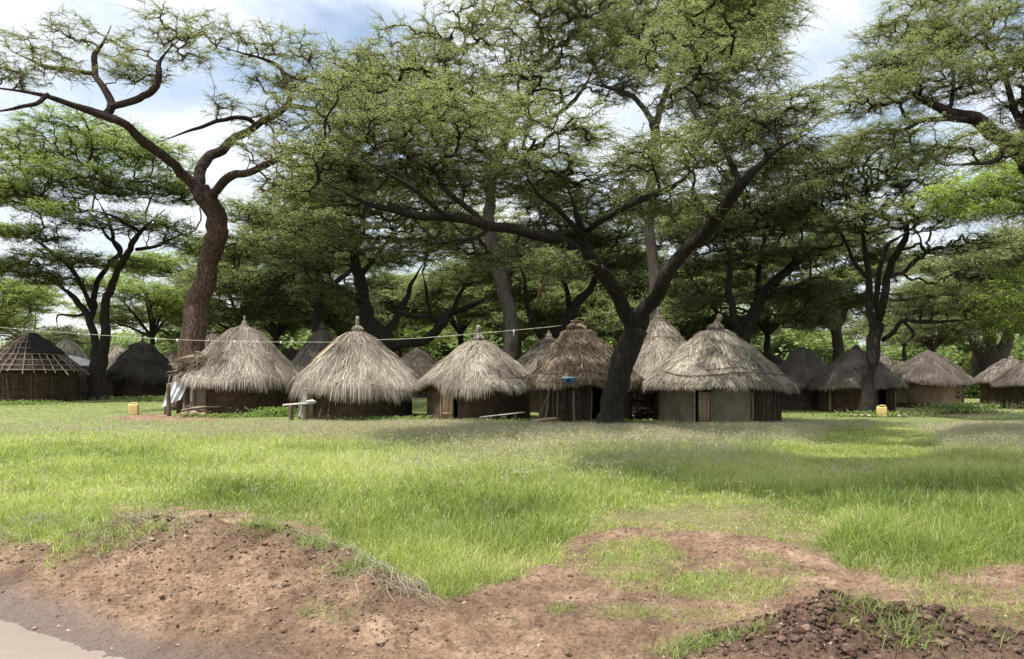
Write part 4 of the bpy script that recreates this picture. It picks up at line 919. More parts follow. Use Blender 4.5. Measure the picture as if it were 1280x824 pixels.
# ------------------------------------------------------------------ trees
def grow(limbs, att, rng, rtip=.011, leafL=.075, leafW=.024, ntw=7, nlf=12, spray=.42, twig_r=.005, bark_sides=12, up=.25, bare=0., jag=.085, knob=.05, droop=.1, lsz=1., rcap=.05, cbias=.5):
    """limbs: [(points, radii)].  Every foliage point is tied to the nearest wood by a crooked twig; thickness follows the load."""
    tb, cb = MB(), MB()
    NP, NR = [], []
    for (P, R) in limbs:
        P = np.asarray(P, float); L_ = np.linalg.norm(np.diff(P, axis=0), axis=1).sum(); n = max(6, int(L_/.22))
        X = catmull(P, n); RR = np.interp(np.linspace(0, 1, n), np.linspace(0, 1, len(R)), R)
        if len(NP): RR = RR*(1-.72*sst(.62, 1., np.linspace(0, 1, n)))
        amp = np.clip(RR*.45, .012, .09)[:, None]
        ph = rng.uniform(0, 99)
        wob = np.stack([fbm(np.arange(n)*.35+ph, np.full(n, q*7.), o=2) for q in range(3)], 1)*amp*1.3
        wob[:2] = 0; X = X + wob
        mb = MB(); S = bark_sides if RR.max() > .12 else 7
        tubes(mb, X, RR, S, cap=True)
        V = mb.V[0]; c = np.repeat(np.concatenate([X[:1], X, X[-1:]]), S, 0); d = V-c; rr = np.linalg.norm(d, axis=1)
        V = c + d*(1 + (knob*6*fbm(V[:, 0]*1.6, V[:, 1]*1.6, V[:, 2]*.8, o=4, seed=5)*np.clip(rr*3, .3, 1))[:, None])
        tb.add(V, mb.Q[0], tint=np.clip(1.0-V[:, 2]*.095, .0, 1.))
        NP.append(X[1:]); NR.append(RR[1:])
    NP = np.concatenate(NP); n0 = len(NP)
    cen = limbs[0][0][0][:2]
    N = np.zeros((n0+len(att)*4, 3)); N[:n0] = NP; own = np.full(len(N), -1); tpos = np.zeros(len(N)); k = n0
    dn = np.array([np.min(np.linalg.norm(NP-a, axis=1)) for a in att]); order = np.argsort(dn); att = att[order]
    hN = np.linalg.norm(N[:, :2]-cen, axis=1)
    P0s, P1s, P2s, P3s, par = [], [], [], [], []
    ok = []
    for a in att:
        ha = np.linalg.norm(a[:2]-cen)
        c = np.linalg.norm(N[:k]-a, axis=1) + cbias*np.maximum(0, hN[:k]-ha) + .45*np.maximum(0, N[:k, 2]-a[2])
        j = int(np.argmin(c)); p0 = N[j]; d = a-p0; L_ = np.linalg.norm(d)
        if L_ < .12: continue
        jl = jag*min(1., 1.3/L_); q1 = p0+d*.36+rng.normal(0, jl, 3)*L_+[0, 0, -.06*L_]; q2 = p0+d*.70+rng.normal(0, jl, 3)*L_+[0, 0, .03*L_]
        i = len(par); par.append(own[j]); P0s.append(p0.copy()); P1s.append(q1); P2s.append(q2); P3s.append(a)
        for (pp, tt) in ((q1, .36), (q2, .7), (a, 1.)):
            N[k] = pp; own[k] = i; hN[k] = np.linalg.norm(pp[:2]-cen); k += 1
    nt_ = len(par); cnt = np.ones(nt_)
    for i in range(nt_-1, -1, -1):
        if par[i] >= 0: cnt[par[i]] += cnt[i]
    P = np.stack([np.array(P0s), np.array(P1s), np.array(P2s), np.array(P3s)], 1)
    # smooth to 8 points with crooks
    t = np.array([0, .18, .36, .53, .70, .85, 1.])
    X = np.zeros((nt_, 7, 3)); X[:, 0] = P[:, 0]; X[:, 2] = P[:, 1]; X[:, 4] = P[:, 2]; X[:, 6] = P[:, 3]
    L_ = np.linalg.norm(P[:, 3]-P[:, 0], axis=1)[:, None]
    for q in (1, 3, 5): X[:, q] = (X[:, q-1]+X[:, q+1])/2 + rng.normal(0, .035, (nt_, 3))*L_
    r0 = np.minimum(rtip*cnt**.48, rcap); r1 = rtip*np.maximum(cnt-1, .6)**.42*.8
    r1 = np.minimum(r0*.92, r1)
    R = r0[:, None]*(1-t)+r1[:, None]*t
    big = r0 > .03
    if big.any(): tubes(tb, X[big], R[big], 7)
    if (~big).any(): tubes(tb, X[~big], R[~big], 4)
    # twiglets & leaves
    n = nt_*ntw
    src = np.repeat(P[:, 3], ntw, 0)
    mid = rng.uniform(0, 1, n) < .45
    tt = rng.uniform(.35, 1, n); k0 = np.repeat(np.arange(nt_), ntw); seg = np.clip((tt*6).astype(int), 0, 5); f = (tt*6-seg)[:, None]
    onbr = X[k0, seg]*(1-f)+X[k0, seg+1]*f
    src = np.where(mid[:, None], onbr, src)
    out = unit((P[:, 3]-P[:, 0])*[1, 1, .3]); out = np.repeat(out, ntw, 0)
    d = unit(out*.7+np.stack([rng.normal(0, .7, n), rng.normal(0, .7, n), rng.normal(up*.3, .21, n)], 1))
    ln = spray*rng.uniform(.35, 1.25, n)[:, None]
    M1 = src+d*ln*.5+rng.normal(0, .05, (n, 3))*ln; M2 = src+d*ln+rng.normal(0, .05, (n, 3))*ln+np.array([0, 0, -1.])*ln*droop
    if twig_r > 0: tubes(tb, np.stack([src, M1, M2], 1), np.stack([np.full(n, twig_r*1.3), np.full(n, twig_r), np.full(n, twig_r*.5)], 1), 3, tint=.35)
    keep = rng.uniform(0, 1, n) > bare
    src, M1, M2, d = src[keep], M1[keep], M2[keep], d[keep]; n = len(src)
    m_ = n*nlf; q = np.tile((np.arange(nlf)+.5)/nlf, n) + rng.uniform(-.04, .04, m_)
    a0, a1, a2, dd = (np.repeat(z, nlf, 0) for z in (src, M1, M2, d))
    q_ = q[:, None]; base = np.where(q_ < .5, a0+(a1-a0)*q_*2, a1+(a2-a1)*(q_*2-1)) + rng.normal(0, .016, (m_, 3))*lsz
    side = unit(np.cross(dd, [0, 0, 1.]))*rng.choice([-1, 1], m_)[:, None]
    ax = unit(side+dd*rng.uniform(.1, .9, (m_, 1))+rng.normal(0, .28, (m_, 3)))
    nrm = unit(np.array([0, 0, 1.])+rng.normal(0, .30, (m_, 3))); w_ = unit(np.cross(nrm, ax))
    lz = leafL*rng.uniform(.55, 1.3, m_)[:, None]; ww = leafW*rng.uniform(.6, 1.3, m_)[:, None]
    V = np.stack([base, base+ax*lz*.5+w_*ww*.5, base+ax*lz, base+ax*lz*.5-w_*ww*.5], 1)
    clump = fbm(base[:, 0]*.9, base[:, 1]*.9, base[:, 2]*1.2, o=2, seed=3)
    tn = np.clip(.42+.35*clump+rng.normal(0, .15, m_)+.45*(rng.uniform(0, 1, m_) < .04), 0, 1)
    cb.add(V.reshape(-1, 3), np.arange(m_*4).reshape(-1, 4), tint=np.repeat(tn, 4))
    return tb, cb

def pads_px(pads, D, n, rng, hollow=.0):
    ar = np.array([p[2]*p[3]*(p[6] if len(p) > 6 else 1) for p in pads], float)**.8; ar /= ar.sum(); out = []
    for p, w_ in zip(pads, ar):
        p = tuple(p); p = p[:3]+(p[3]*.95,)+p[4:]; k = max(3, int(round(n*w_))); v = unit(rng.normal(size=(k, 3)))*rng.uniform(0, 1, (k, 1))**.42
        dd = p[4]+v[:, 1]*p[5]
        px = p[0]+v[:, 0]*p[2]; py = p[1]+v[:, 2]*p[3]*np.where(v[:, 2] > 0, .7, 1.)
        Dd = D+dd
        # pad heights are fixed at the pad's own distance so that the layer is level in the world
        z = H-(py-YH)/F*(D+p[4]); out.append(np.stack([(px-CX)/F*(D+p[4]), Dd, z], 1))
    return np.concatenate(out)

def px_tree(name, label, cat, D, limbs, pads, natt, rng, bark, leaf, group='trees around the village', slim=1., **kw):
    LL = []
    for i_, L_ in enumerate(limbs):
        P = np.array([W(p[0], p[1], D+(p[3] if len(p) > 3 else 0.)) for p in L_]); R = [p[2]*D/F*((.66 if i_ else .80)*slim) for p in L_]; LL.append((P, R))
    base = LL[0][0][0].copy(); base[2] = min(base[2], -.1)
    if LL[0][0][0][2] > .3:      # hidden foot: carry the trunk down to the ground
        P, R = LL[0]; f = P[0].copy(); f[2] = -.15; LL[0] = (np.concatenate([[f], P]), [R[0]*1.25]+list(R))
    R0 = LL[0][1]; LL[0] = (LL[0][0], [R0[0]*1.3]+list(R0[1:]))
    if leaf is M['leaf_bright']: pads = [p[:3]+(p[3]*1.7,)+p[4:] for p in pads]
    att = pads_px(pads, D, natt, rng) if not isinstance(pads, np.ndarray) else pads
    tb, cb = grow(LL, att, rng, **kw)
    o = thing(name, label, cat, (base[0], base[1], 0.), 0, group)
    for b, n_, m_ in ((tb, 'trunk', bark), (cb, 'crown', leaf)):
        me = b.mesh(n_, m_, n_ == 'trunk', origin=(base[0], base[1], 0)); q = bpy.data.objects.new(n_, me); COL.objects.link(q); q.parent = o
    return o
G_T = 'trees around the village'
R_ = np.random.default_rng

# T1: the forked acacia in the middle
T1L = [
    [(763, 538, 24), (765, 520, 21.5), (769, 490, 20), (776, 460, 19.5), (786, 432, 19), (797, 410, 18)],
    [(794, 416, 17), (784, 392, 15), (770, 365, 13.5), (750, 338, 12.5), (733, 318, 11, -.3), (727, 298, 8, -.4), (722, 276, 6.5, -.3), (716, 250, 5, 0), (705, 226, 3.5, .4)],
    [(736, 320, 10, -.3), (716, 309, 8.5, -.7), (690, 298, 8, -1.), (655, 289, 8, -1.3), (610, 283, 7.5, -1.6), (570, 273, 7, -1.8), (530, 270, 6.5, -2.), (495, 264, 6, -2.), (460, 254, 5, -2.1), (430, 240, 4, -2.3), (398, 226, 2.6, -2.4)],
    [(797, 412, 17), (812, 382, 14.5), (828, 352, 13), (845, 326, 12, .3), (868, 302, 11, .5), (892, 280, 10.5, .5), (910, 255, 10, .5), (926, 230, 9, .5), (950, 207, 8, .4), (978, 184, 6, .2), (1008, 168, 4, 0)],
    [(735, 288, 5.5, -.3), (752, 276, 5.5, -.8), (775, 264, 5, -1.2), (800, 250, 5, -1.4), (830, 238, 4.5, -1.5), (856, 222, 4, -1.5), (880, 196, 3, -1.4)],
    [(893, 280, 5, .5), (884, 262, 4, .2), (868, 248, 3.5, 0), (866, 230, 3, 0)],
    [(926, 230, 6, .5), (915, 205, 5, 1.), (900, 170, 4.5, 1.5), (870, 145, 4, 2), (862, 115, 3, 2.2), (880, 80, 2.4, 2.4)],
    [(727, 298, 5, -.4), (712, 276, 4, -1.), (690, 256, 4, -1.8), (668, 236, 3, -2.4), (655, 212, 2.5, -2.8)],
    [(610, 283, 5, -1.6), (585, 262, 4.5, -1.), (560, 240, 4, -.4), (540, 214, 3, .2), (500, 190, 2.4, .8)],
    [(570, 273, 4, -1.8), (545, 262, 3.5, -2.4), (520, 240, 3, -3.), (480, 215, 2.5, -3.4), (440, 190, 2, -3.6)],
    [(978, 184, 4, .2), (965, 160, 4, .6), (930, 146, 4, 1.), (900, 150, 4, 1.), (880, 160, 3, 1.)],
    [(612, 283, 4, -1.6), (598, 296, 3, -2.), (570, 300, 2.5, -2.6), (535, 306, 2, -3.)],
  ]
T1P = [(470, 165, 75, 26, -2.5, 3), (555, 175, 85, 28, -1, 3.4), (640, 185, 75, 26, 0, 3.6), (500, 215, 95, 20, -1, 2.6), (600, 225, 95, 20, 0, 2.6), (690, 225, 55, 18, 0, 2.4), (420, 215, 55, 24, -3, 2.2),
   (540, 130, 70, 26, 1.5, 3), (650, 135, 55, 22, 2, 3), (455, 110, 50, 24, 0, 2.5), (800, 210, 70, 20, -1.5, 2.6), (865, 190, 60, 26, 0, 3), (930, 165, 60, 32, .8, 3), (985, 150, 40, 24, 0, 2.4), (900, 110, 80, 34, 2, 3), (865, 60, 80, 32, 2.6, 3),
   (940, 215, 40, 16, 0, 2), (730, 170, 30, 16, 0, 2), (400, 260, 50, 18, -2.5, 2), (430, 290, 50, 12, -3, 2), (520, 312, 60, 9, -1.5, 1.8), (620, 322, 40, 8, -1, 1.6), (690, 330, 30, 14, -2.2, 1.4), (990, 190, 40, 18, -.4, 2), (820, 260, 60, 14, -1.6, 1.8), (950, 30, 50, 30, 2.4, 2.4), (900, 10, 60, 20, -3, 2)]
lean = lambda p: tuple(p[:3]) + ((p[3] if len(p) > 3 else 0.) - (4.0*min(1, max(0, (400-p[1])/170))),)
T1L = [[lean(p) for p in L_] for L_ in T1L]
T1P = [p[:3]+(p[3]*.85, p[4]-2.3)+p[5:] for p in T1P]
px_tree('acacia_tree', 'big dark forked acacia in front of the huts, its long bough reaching left', 'tree', 21.2, T1L, T1P,
  2300, R_(101), M['bark_dark'], M['leaf_olive'], ntw=10, nlf=24, spray=.60, rtip=.0085, leafL=.062, leafW=.017, droop=.2, rcap=.04)

# T2: tall leaning acacia with the red-brown trunk
px_tree('acacia_tree', 'tall acacia with a thick red-brown crooked trunk and sparse flat crown at upper left', 'tree', 32.0, [
    [(231, 512, 23), (233, 480, 21), (237, 440, 19), (244, 400, 18), (250, 368, 17), (262, 328, 15.5), (270, 298, 15), (273, 275, 15), (264, 254, 15.5), (250, 238, 14)],
    [(256, 246, 12), (240, 228, 10), (222, 212, 9.5, -.5), (200, 194, 9, -1), (172, 170, 8, -1.5), (148, 153, 7.5, -2), (125, 144, 7.5, -2), (95, 134, 6, -2.5), (55, 120, 5.5, -3), (10, 112, 4.5, -3), (-40, 106, 3.5, -3.)],
    [(132, 146, 7, -2), (139, 130, 7, -1.8), (130, 108, 6, -1.5), (118, 92, 5.5, -1), (119, 70, 5, -.8), (130, 52, 4, -.6), (139, 32, 3, -.4)],
    [(137, 134, 6, -1.8), (158, 128, 6, -2.2), (178, 120, 6, -2.6), (193, 112, 6, -2.8), (197, 92, 5.5, -2.8), (202, 74, 4.5, -2.6), (216, 56, 3.5, -2.4)],
    [(118, 93, 4.5, -1), (92, 88, 4, -1.4), (60, 84, 4, -1.8), (40, 76, 3, -2), (18, 66, 2.4, -2)],
    [(246, 240, 11), (248, 218, 10.5, .3), (256, 200, 10, .8), (274, 190, 9.5, 1.4), (294, 174, 8, 2), (322, 158, 7, 2.4), (345, 142, 6.5, 2.6), (360, 130, 6.5, 2.6), (358, 108, 6, 2.4), (352, 86, 5.5, 2.2), (330, 74, 4.5, 1.8), (300, 66, 4, 1.4), (268, 56, 3, 1)],
    [(262, 252, 9), (272, 235, 8.5, -.5), (290, 220, 8, -1), (312, 214, 6.5, -1.6), (345, 200, 5.5, -2.), (380, 186, 4.5, -2.4), (420, 178, 3.4, -2.8)],
    [(322, 158, 5, 2.4), (300, 146, 4.5, 1.6), (270, 152, 4, .8), (236, 164, 3.2, 0), (192, 180, 2.2, -.6)],
    [(360, 132, 5, 2.6), (385, 136, 4.5, 2.8), (415, 134, 4, 3), (440, 120, 3, 3.2), (470, 110, 2, 3.4)],
    [(352, 90, 4, 2.2), (372, 98, 3.5, 1.8), (392, 92, 3, 1.4), (386, 76, 2.4, 1.2)],
    [(60, 118, 4, -3), (44, 130, 3.6, -3.4), (20, 136, 3, -3.6), (-20, 142, 2.4, -3.8)],
    [(346, 200, 4, -2.), (372, 214, 3.6, -2.), (400, 232, 3, -2), (430, 250, 2.4, -2)],
  ],
  [(50, 62, 45, 10, -2, 2), (110, 48, 55, 12, -1, 2.2), (165, 78, 40, 11, -2.4, 2), (215, 40, 50, 14, -2, 2.4), (275, 48, 50, 14, 1, 2.4), (335, 60, 50, 14, 1.6, 2.4), (390, 70, 40, 14, 1.6, 2.4),
   (10, 90, 40, 16, -3, 2), (345, 105, 60, 14, 1.2, 2.2), (410, 110, 50, 16, 2.6, 2.4), (455, 95, 40, 16, 3, 2), (380, 150, 60, 18, 1, 3), (440, 150, 40, 16, 1, 3), (330, 190, 45, 12, -1.4, 2.4), (390, 195, 60, 20, -2, 2.6), (425, 235, 50, 20, -2, 2.4), (360, 235, 40, 16, -1, 2.4), (290, 140, 36, 10, 1, 2), (70, 90, 36, 8, -2, 1.6), (170, 95, 40, 8, -2.4, 1.4), (235, 70, 30, 10, -1, 2)],
  1250, R_(102), M['bark_red'], M['leaf_olive'], ntw=9, nlf=18, spray=.55, rtip=.011, leafL=.075, leafW=.02, rcap=.04, jag=.11, bare=.12, cbias=.2)

# T3: twin dark trunk, bright layered crown, far left
px_tree('acacia_tree', 'bright green layered acacia with a dark twin trunk at the left', 'tree', 43.5, [
    [(124, 502, 14), (123, 480, 13), (122, 455, 12.5), (121, 440, 12)],
    [(120, 450, 9), (117, 425, 7.5), (110, 396, 6.5), (97, 376, 5.5), (80, 362, 4.5), (62, 350, 3.5, 1)],
    [(125, 450, 9.5), (131, 425, 9), (130, 395, 8), (134, 372, 7), (142, 350, 6.5), (155, 328, 6), (166, 305, 5.5, -1), (176, 290, 5, -1.5), (190, 276, 4, -2), (206, 262, 3, -2.5)],
    [(113, 400, 6), (118, 375, 5.5, .5), (122, 352, 5, 1.2), (138, 330, 4.6, 2), (150, 312, 4.2, 2.5), (134, 295, 3.5, 3), (120, 275, 2.8, 3.4), (100, 262, 2, 3.6)],
    [(114, 385, 4.5), (104, 362, 4, -1), (92, 340, 4, -2), (72, 322, 3.8, -2.6), (52, 306, 3.4, -3), (30, 292, 2.5, -3.4)],
    [(155, 328, 4, 0), (142, 300, 3.5, 1), (134, 272, 3, 2), (122, 250, 2.2, 2.6)],
    [(176, 290, 3.6, -1.5), (160, 282, 3, -2.5), (140, 270, 2.6, -3.5), (110, 262, 2, -4)],
    [(170, 312, 3.6, 0), (196, 308, 3.2, 1), (222, 296, 2.6, 2), (244, 288, 1.8, 2.4)],
    [(107, 392, 2.6, 0), (92, 395, 2.4, -.5), (72, 394, 2, -.6), (72, 412, 1.5, -.6)],
  ],
  [(40, 195, 75, 20, 0, 5), (115, 172, 75, 20, 0, 5), (185, 196, 60, 18, 0, 5), (20, 245, 60, 16, -2, 4.5), (90, 228, 70, 15, -1, 5), (165, 234, 60, 14, 0, 4.5), (225, 240, 36, 14, 1, 4), (30, 292, 55, 13, -3, 4), (105, 275, 50, 10, -2, 4),
   (200, 285, 50, 12, 0, 4), (10, 335, 46, 13, -2.4, 3.4), (70, 325, 50, 10, -2, 3), (75, 352, 40, 9, 0, 3), (-40, 230, 60, 30, 0, 5), (150, 330, 40, 9, 2, 3), (236, 310, 30, 9, 1, 3)],
  2300, R_(103), M['bark_dark'], M['leaf_green'], ntw=9, nlf=14, spray=.85, rtip=.014, leafL=.115, leafW=.034, twig_r=.008, lsz=2)

# T6: low-forked dark tree with the big leaning bough behind the grey hut
px_tree('acacia_tree', 'dark acacia behind the silvery grey hut with a heavy bough leaning right', 'tree', 36.0, [
    [(480, 450, 15), (474, 425, 14), (464, 405, 13), (456, 385, 11.5), (450, 358, 10), (444, 330, 8), (440, 300, 6), (430, 270, 4)],
    [(478, 440, 11), (497, 432, 8.5), (520, 428, 9), (540, 418, 9.5), (556, 402, 8.5), (566, 390, 7, .5), (590, 382, 5.5, 1), (615, 368, 4, 1.6), (640, 352, 3, 2)],
    [(552, 408, 5.5), (540, 396, 5, -.5), (520, 396, 4.4, -1), (500, 390, 3.6, -1.6), (480, 382, 2.5, -2)],
    [(540, 396, 3.5, -.5), (534, 378, 3.5, -1), (532, 360, 3, -1.4), (528, 340, 2, -1.8)],
    [(562, 396, 4.5), (572, 374, 4, -1), (584, 350, 3.4, -2), (600, 330, 2.5, -3)],
    [(474, 425, 9), (488, 408, 8, .6), (500, 388, 7, 1.2), (510, 366, 5.5, 2), (520, 345, 4, 2.6), (535, 320, 3, 3)],
    [(454, 380, 6), (436, 366, 5, -1), (415, 356, 4, -2), (390, 350, 3, -3)],
    [(448, 350, 5), (466, 326, 4.5, 1), (484, 304, 3.5, 2), (505, 285, 2.6, 2.6)],
  ],
  [(400, 290, 60, 22, -2, 4), (450, 262, 70, 22, 0, 4.4), (520, 275, 70, 22, 2, 4.4), (580, 300, 60, 20, 0, 4), (380, 330, 50, 18, -2, 3.6), (440, 320, 50, 18, 2, 4), (500, 325, 40, 14, 2, 4), (640, 330, 50, 16, 2, 3.4), (600, 345, 40, 12, -2, 3), (400, 365, 40, 14, -2.4, 3), (480, 230, 80, 22, 0, 5), (560, 250, 80, 22, 0, 5)],
  1500, R_(104), M['bark_dark'], M['leaf_dark'], ntw=8, nlf=16, spray=.62, rtip=.014, leafL=.10, leafW=.032, twig_r=.007, lsz=1.6)

# T5: dark tree left of it
px_tree('acacia_tree', 'shady acacia behind the small cone roof, its dark trunk between the two grey huts', 'tree', 42.0, [
    [(404, 470, 11), (402, 430, 10), (398, 400, 9), (402, 370, 8), (398, 345, 7), (388, 320, 6), (380, 295, 4), (370, 270, 3)],
    [(400, 385, 6), (386, 372, 5, -1), (365, 366, 4, -2), (335, 360, 3, -3)],
    [(402, 372, 6), (420, 352, 5, 1), (440, 336, 4, 2), (455, 315, 3, 2)],
    [(394, 335, 5), (370, 322, 4, 2), (345, 315, 3, 3), (315, 305, 2, 3)],
  ],
  [(330, 270, 55, 20, 0, 4), (390, 250, 60, 20, 0, 4.5), (300, 315, 45, 18, 1, 4), (360, 310, 50, 18, -1, 4), (420, 300, 45, 16, 1, 4), (320, 358, 50, 18, 0, 4), (380, 350, 40, 16, 2, 4), (300, 395, 40, 16, 2, 3.5), (350, 390, 46, 16, 2, 3.5), (440, 380, 36, 14, 3, 3.5), (280, 350, 30, 18, 1, 3)],
  1500, R_(105), M['bark_dark'], M['leaf_dark'], ntw=8, nlf=14, spray=.75, rtip=.016, leafL=.12, leafW=.038, twig_r=.008, lsz=2)

# T7: tall grey-brown pair behind the arched-notch hut, crown fills the upper middle
px_tree('acacia_tree', 'tall brown-barked acacia behind the arched-notch hut, crown filling the upper middle', 'tree', 31.5, [
    [(638, 500, 13), (636, 450, 12), (640, 415, 11), (634, 380, 10.5), (628, 345, 10), (618, 310, 9.5), (612, 280, 9), (612, 240, 8), (620, 205, 7.5), (634, 170, 7), (640, 150, 6.5)],
    [(640, 154, 6.5), (620, 138, 6, -.6), (592, 118, 5.5, -1.2), (562, 104, 5, -1.8), (535, 97, 4, -2.2), (505, 94, 3, -2.6)],
    [(640, 154, 6), (660, 120, 5, 1), (668, 90, 4.5, 1.6), (690, 60, 3.5, 2), (700, 30, 2.6, 2.4)],
    [(634, 172, 6), (660, 158, 5, 2), (700, 140, 4.6, 3), (730, 110, 4, 4), (745, 75, 3, 4.4)],
    [(620, 205, 6), (590, 180, 5, 1.5), (560, 165, 4, 2.5), (520, 150, 3, 3.5)],
    [(562, 104, 4, -1.8), (556, 82, 3.5, -2), (560, 55, 3, -2), (572, 28, 2.2, -2)],
    [(628, 345, 6), (650, 320, 5, 1), (672, 290, 4, 1.6), (690, 255, 3, 2)],
  ],
  [(520, 62, 60, 16, -1, 3), (580, 40, 60, 18, -1.6, 3.4), (650, 30, 70, 22, 1, 4), (700, 60, 55, 22, 2, 3.6), (480, 88, 46, 14, -2, 2.6), (560, 95, 70, 18, -1, 3.4), (640, 85, 60, 20, 1, 3.6), (750, 60, 55, 26, 4, 3.6), (770, 110, 36, 12, 3.6, 3), (720, 12, 80, 20, 2, 4), (600, 145, 70, 16, 1, 4), (520, 130, 60, 16, 2, 4), (690, 105, 40, 12, 2, 3), (780, 20, 60, 24, 3, 4), (445, 130, 40, 14, 1, 3), (680, 250, 50, 16, 2, 3), (730, 300, 40, 18, 3, 3)],
  1700, R_(106), M['bark_grey'], M['leaf_olive'], ntw=8, nlf=16, spray=.58, rtip=.013, leafL=.085, leafW=.024, twig_r=.006, lsz=1.4)

# T7b, T8: further trunks behind the middle huts
px_tree('acacia_tree', 'dark slanting trunk rising just right of the tall brown-barked acacia', 'tree', 35.0, [
    [(676, 480, 11), (684, 450, 10), (698, 420, 9.5), (712, 395, 8), (728, 372, 6.5), (745, 350, 5), (756, 325, 4)],
    [(690, 440, 7), (672, 415, 6, -1), (660, 385, 5, -1.5), (655, 350, 4, -2), (645, 320, 3, -2)],
    [(712, 395, 6), (708, 365, 5, 1), (700, 335, 4, 2), (705, 300, 3, 2)],
  ],
  [(690, 290, 60, 22, 0, 4), (750, 300, 55, 20, 0, 4), (650, 320, 45, 16, -1, 3.4), (720, 335, 60, 14, 0, 3.6), (780, 330, 40, 16, 1, 3.4), (700, 250, 60, 18, 0, 4), (770, 260, 50, 18, 0, 4), (640, 370, 34, 14, 1, 3)],
  1100, R_(107), M['bark_dark'], M['leaf_dark'], ntw=8, nlf=14, spray=.7, rtip=.014, leafL=.10, leafW=.032, twig_r=.007, lsz=1.6)

# T15: straight grey trunk behind the fork
px_tree('acacia_tree', 'straight grey-trunked tree seen through the fork of the big acacia', 'tree', 30.0, [
    [(822, 480, 11), (822, 430, 10), (820, 380, 9), (816, 335, 8.5), (813, 290, 8), (814, 250, 8), (816, 210, 8), (820, 175, 7.5), (816, 150, 6.5)],
    [(817, 155, 6), (800, 128, 5, 1), (770, 112, 4.5, 1.6), (735, 104, 3.5, 2)],
    [(818, 165, 7), (828, 130, 6, -.6), (840, 100, 5.5, -1.2), (845, 70, 4.5, -1.6), (860, 40, 3.5, -2)],
    [(840, 100, 4.5, -1.2), (820, 80, 4, 0), (800, 55, 3, 1), (790, 25, 2.4, 1.6)],
    [(817, 200, 4), (838, 180, 3.6, 1), (862, 165, 3, 2), (890, 150, 2.4, 2.4)],
  ],
  [(830, 30, 80, 22, 0, 4), (900, 20, 70, 22, -1, 4), (770, 60, 50, 20, 1, 3.6), (850, 70, 60, 18, -1, 3.4), (920, 60, 50, 20, 0, 3.4), (780, 100, 40, 12, 1, 3), (870, 115, 50, 14, 0, 3), (960, 15, 40, 18, 0, 3), (820, -25, 100, 25, 0, 4), (690, 0, 70, 22, 0, 4), (900, 150, 50, 14, 2, 3)],
  1350, R_(108), M['bark_grey'], M['leaf_olive'], ntw=8, nlf=16, spray=.58, rtip=.012, leafL=.085, leafW=.024, twig_r=.006, lsz=1.4)

# T9: behind the large plastered hut
px_tree('acacia_tree', 'broad dark tree leaning right, directly behind the large plastered hut', 'tree', 33.5, [
    [(924, 470, 13), (926, 440, 12), (930, 418, 11), (942, 392, 10), (955, 368, 8.5), (975, 345, 7.5, .4), (1000, 325, 6.5, .8), (1022, 312, 5, 1)],
    [(926, 425, 8), (918, 395, 7, -.6), (910, 362, 6, -1), (912, 330, 5, -1.4), (905, 300, 4, -1.6)],
    [(936, 400, 7), (946, 370, 6, 1), (948, 340, 5, 1.8), (955, 305, 4.4, 2.4), (968, 280, 3.4, 3)],
    [(955, 368, 5), (985, 362, 4.4, -1), (1010, 350, 3.5, -2), (1035, 345, 2.4, -2.6)],
    [(920, 405, 5), (900, 392, 4, 1), (880, 370, 3.4, 2), (862, 345, 2.4, 2.4)],
  ],
  [(880, 290, 55, 22, 0, 4), (940, 270, 60, 24, 0, 4.4), (1000, 275, 55, 22, 0, 4), (860, 335, 45, 18, 1, 3.6), (920, 325, 45, 16, 1, 4), (980, 320, 46, 16, 1, 4), (1040, 310, 40, 16, 0, 3.4), (1010, 365, 40, 20, 0, 3), (900, 245, 60, 20, 1, 4), (980, 235, 60, 20, 1, 4), (960, 370, 34, 14, 1.6, 3), (870, 380, 30, 16, 2.4, 3), (1015, 400, 30, 20, 0, 2.4)],
  1700, R_(109), M['bark_dark'], M['leaf_olive'], ntw=8, nlf=16, spray=.62, rtip=.013, leafL=.095, leafW=.027, twig_r=.007, lsz=1.5, droop=.2)

# T10, T11
px_tree('acacia_tree', 'dark tree with a bent trunk between the capped dome hut and the slender dark trunk', 'tree', 45.0, [
    [(1048, 478, 9), (1047, 450, 8.5), (1047, 425, 8), (1040, 405, 7.5), (1028, 388, 6.5), (1016, 372, 5), (1005, 350, 4)],
    [(1046, 415, 6), (1056, 390, 5, 1), (1064, 365, 4.4, 1.6), (1070, 335, 3.4, 2)],
    [(1040, 405, 5), (1044, 375, 4, -1), (1040, 345, 3.4, -2), (1046, 320, 2.4, -2)],
  ],
  [(1000, 325, 45, 16, 0, 4), (1050, 300, 50, 18, 0, 4), (1020, 355, 40, 14, -1, 3.6), (1070, 345, 40, 14, 0, 4), (1100, 320, 36, 14, 0, 3.6), (985, 375, 24, 12, 0, 3), (1060, 378, 34, 12, 2, 3)],
  850, R_(110), M['bark_dark'], M['leaf_dark'], ntw=8, nlf=14, spray=.8, rtip=.017, leafL=.15, leafW=.06, twig_r=.009, lsz=2)
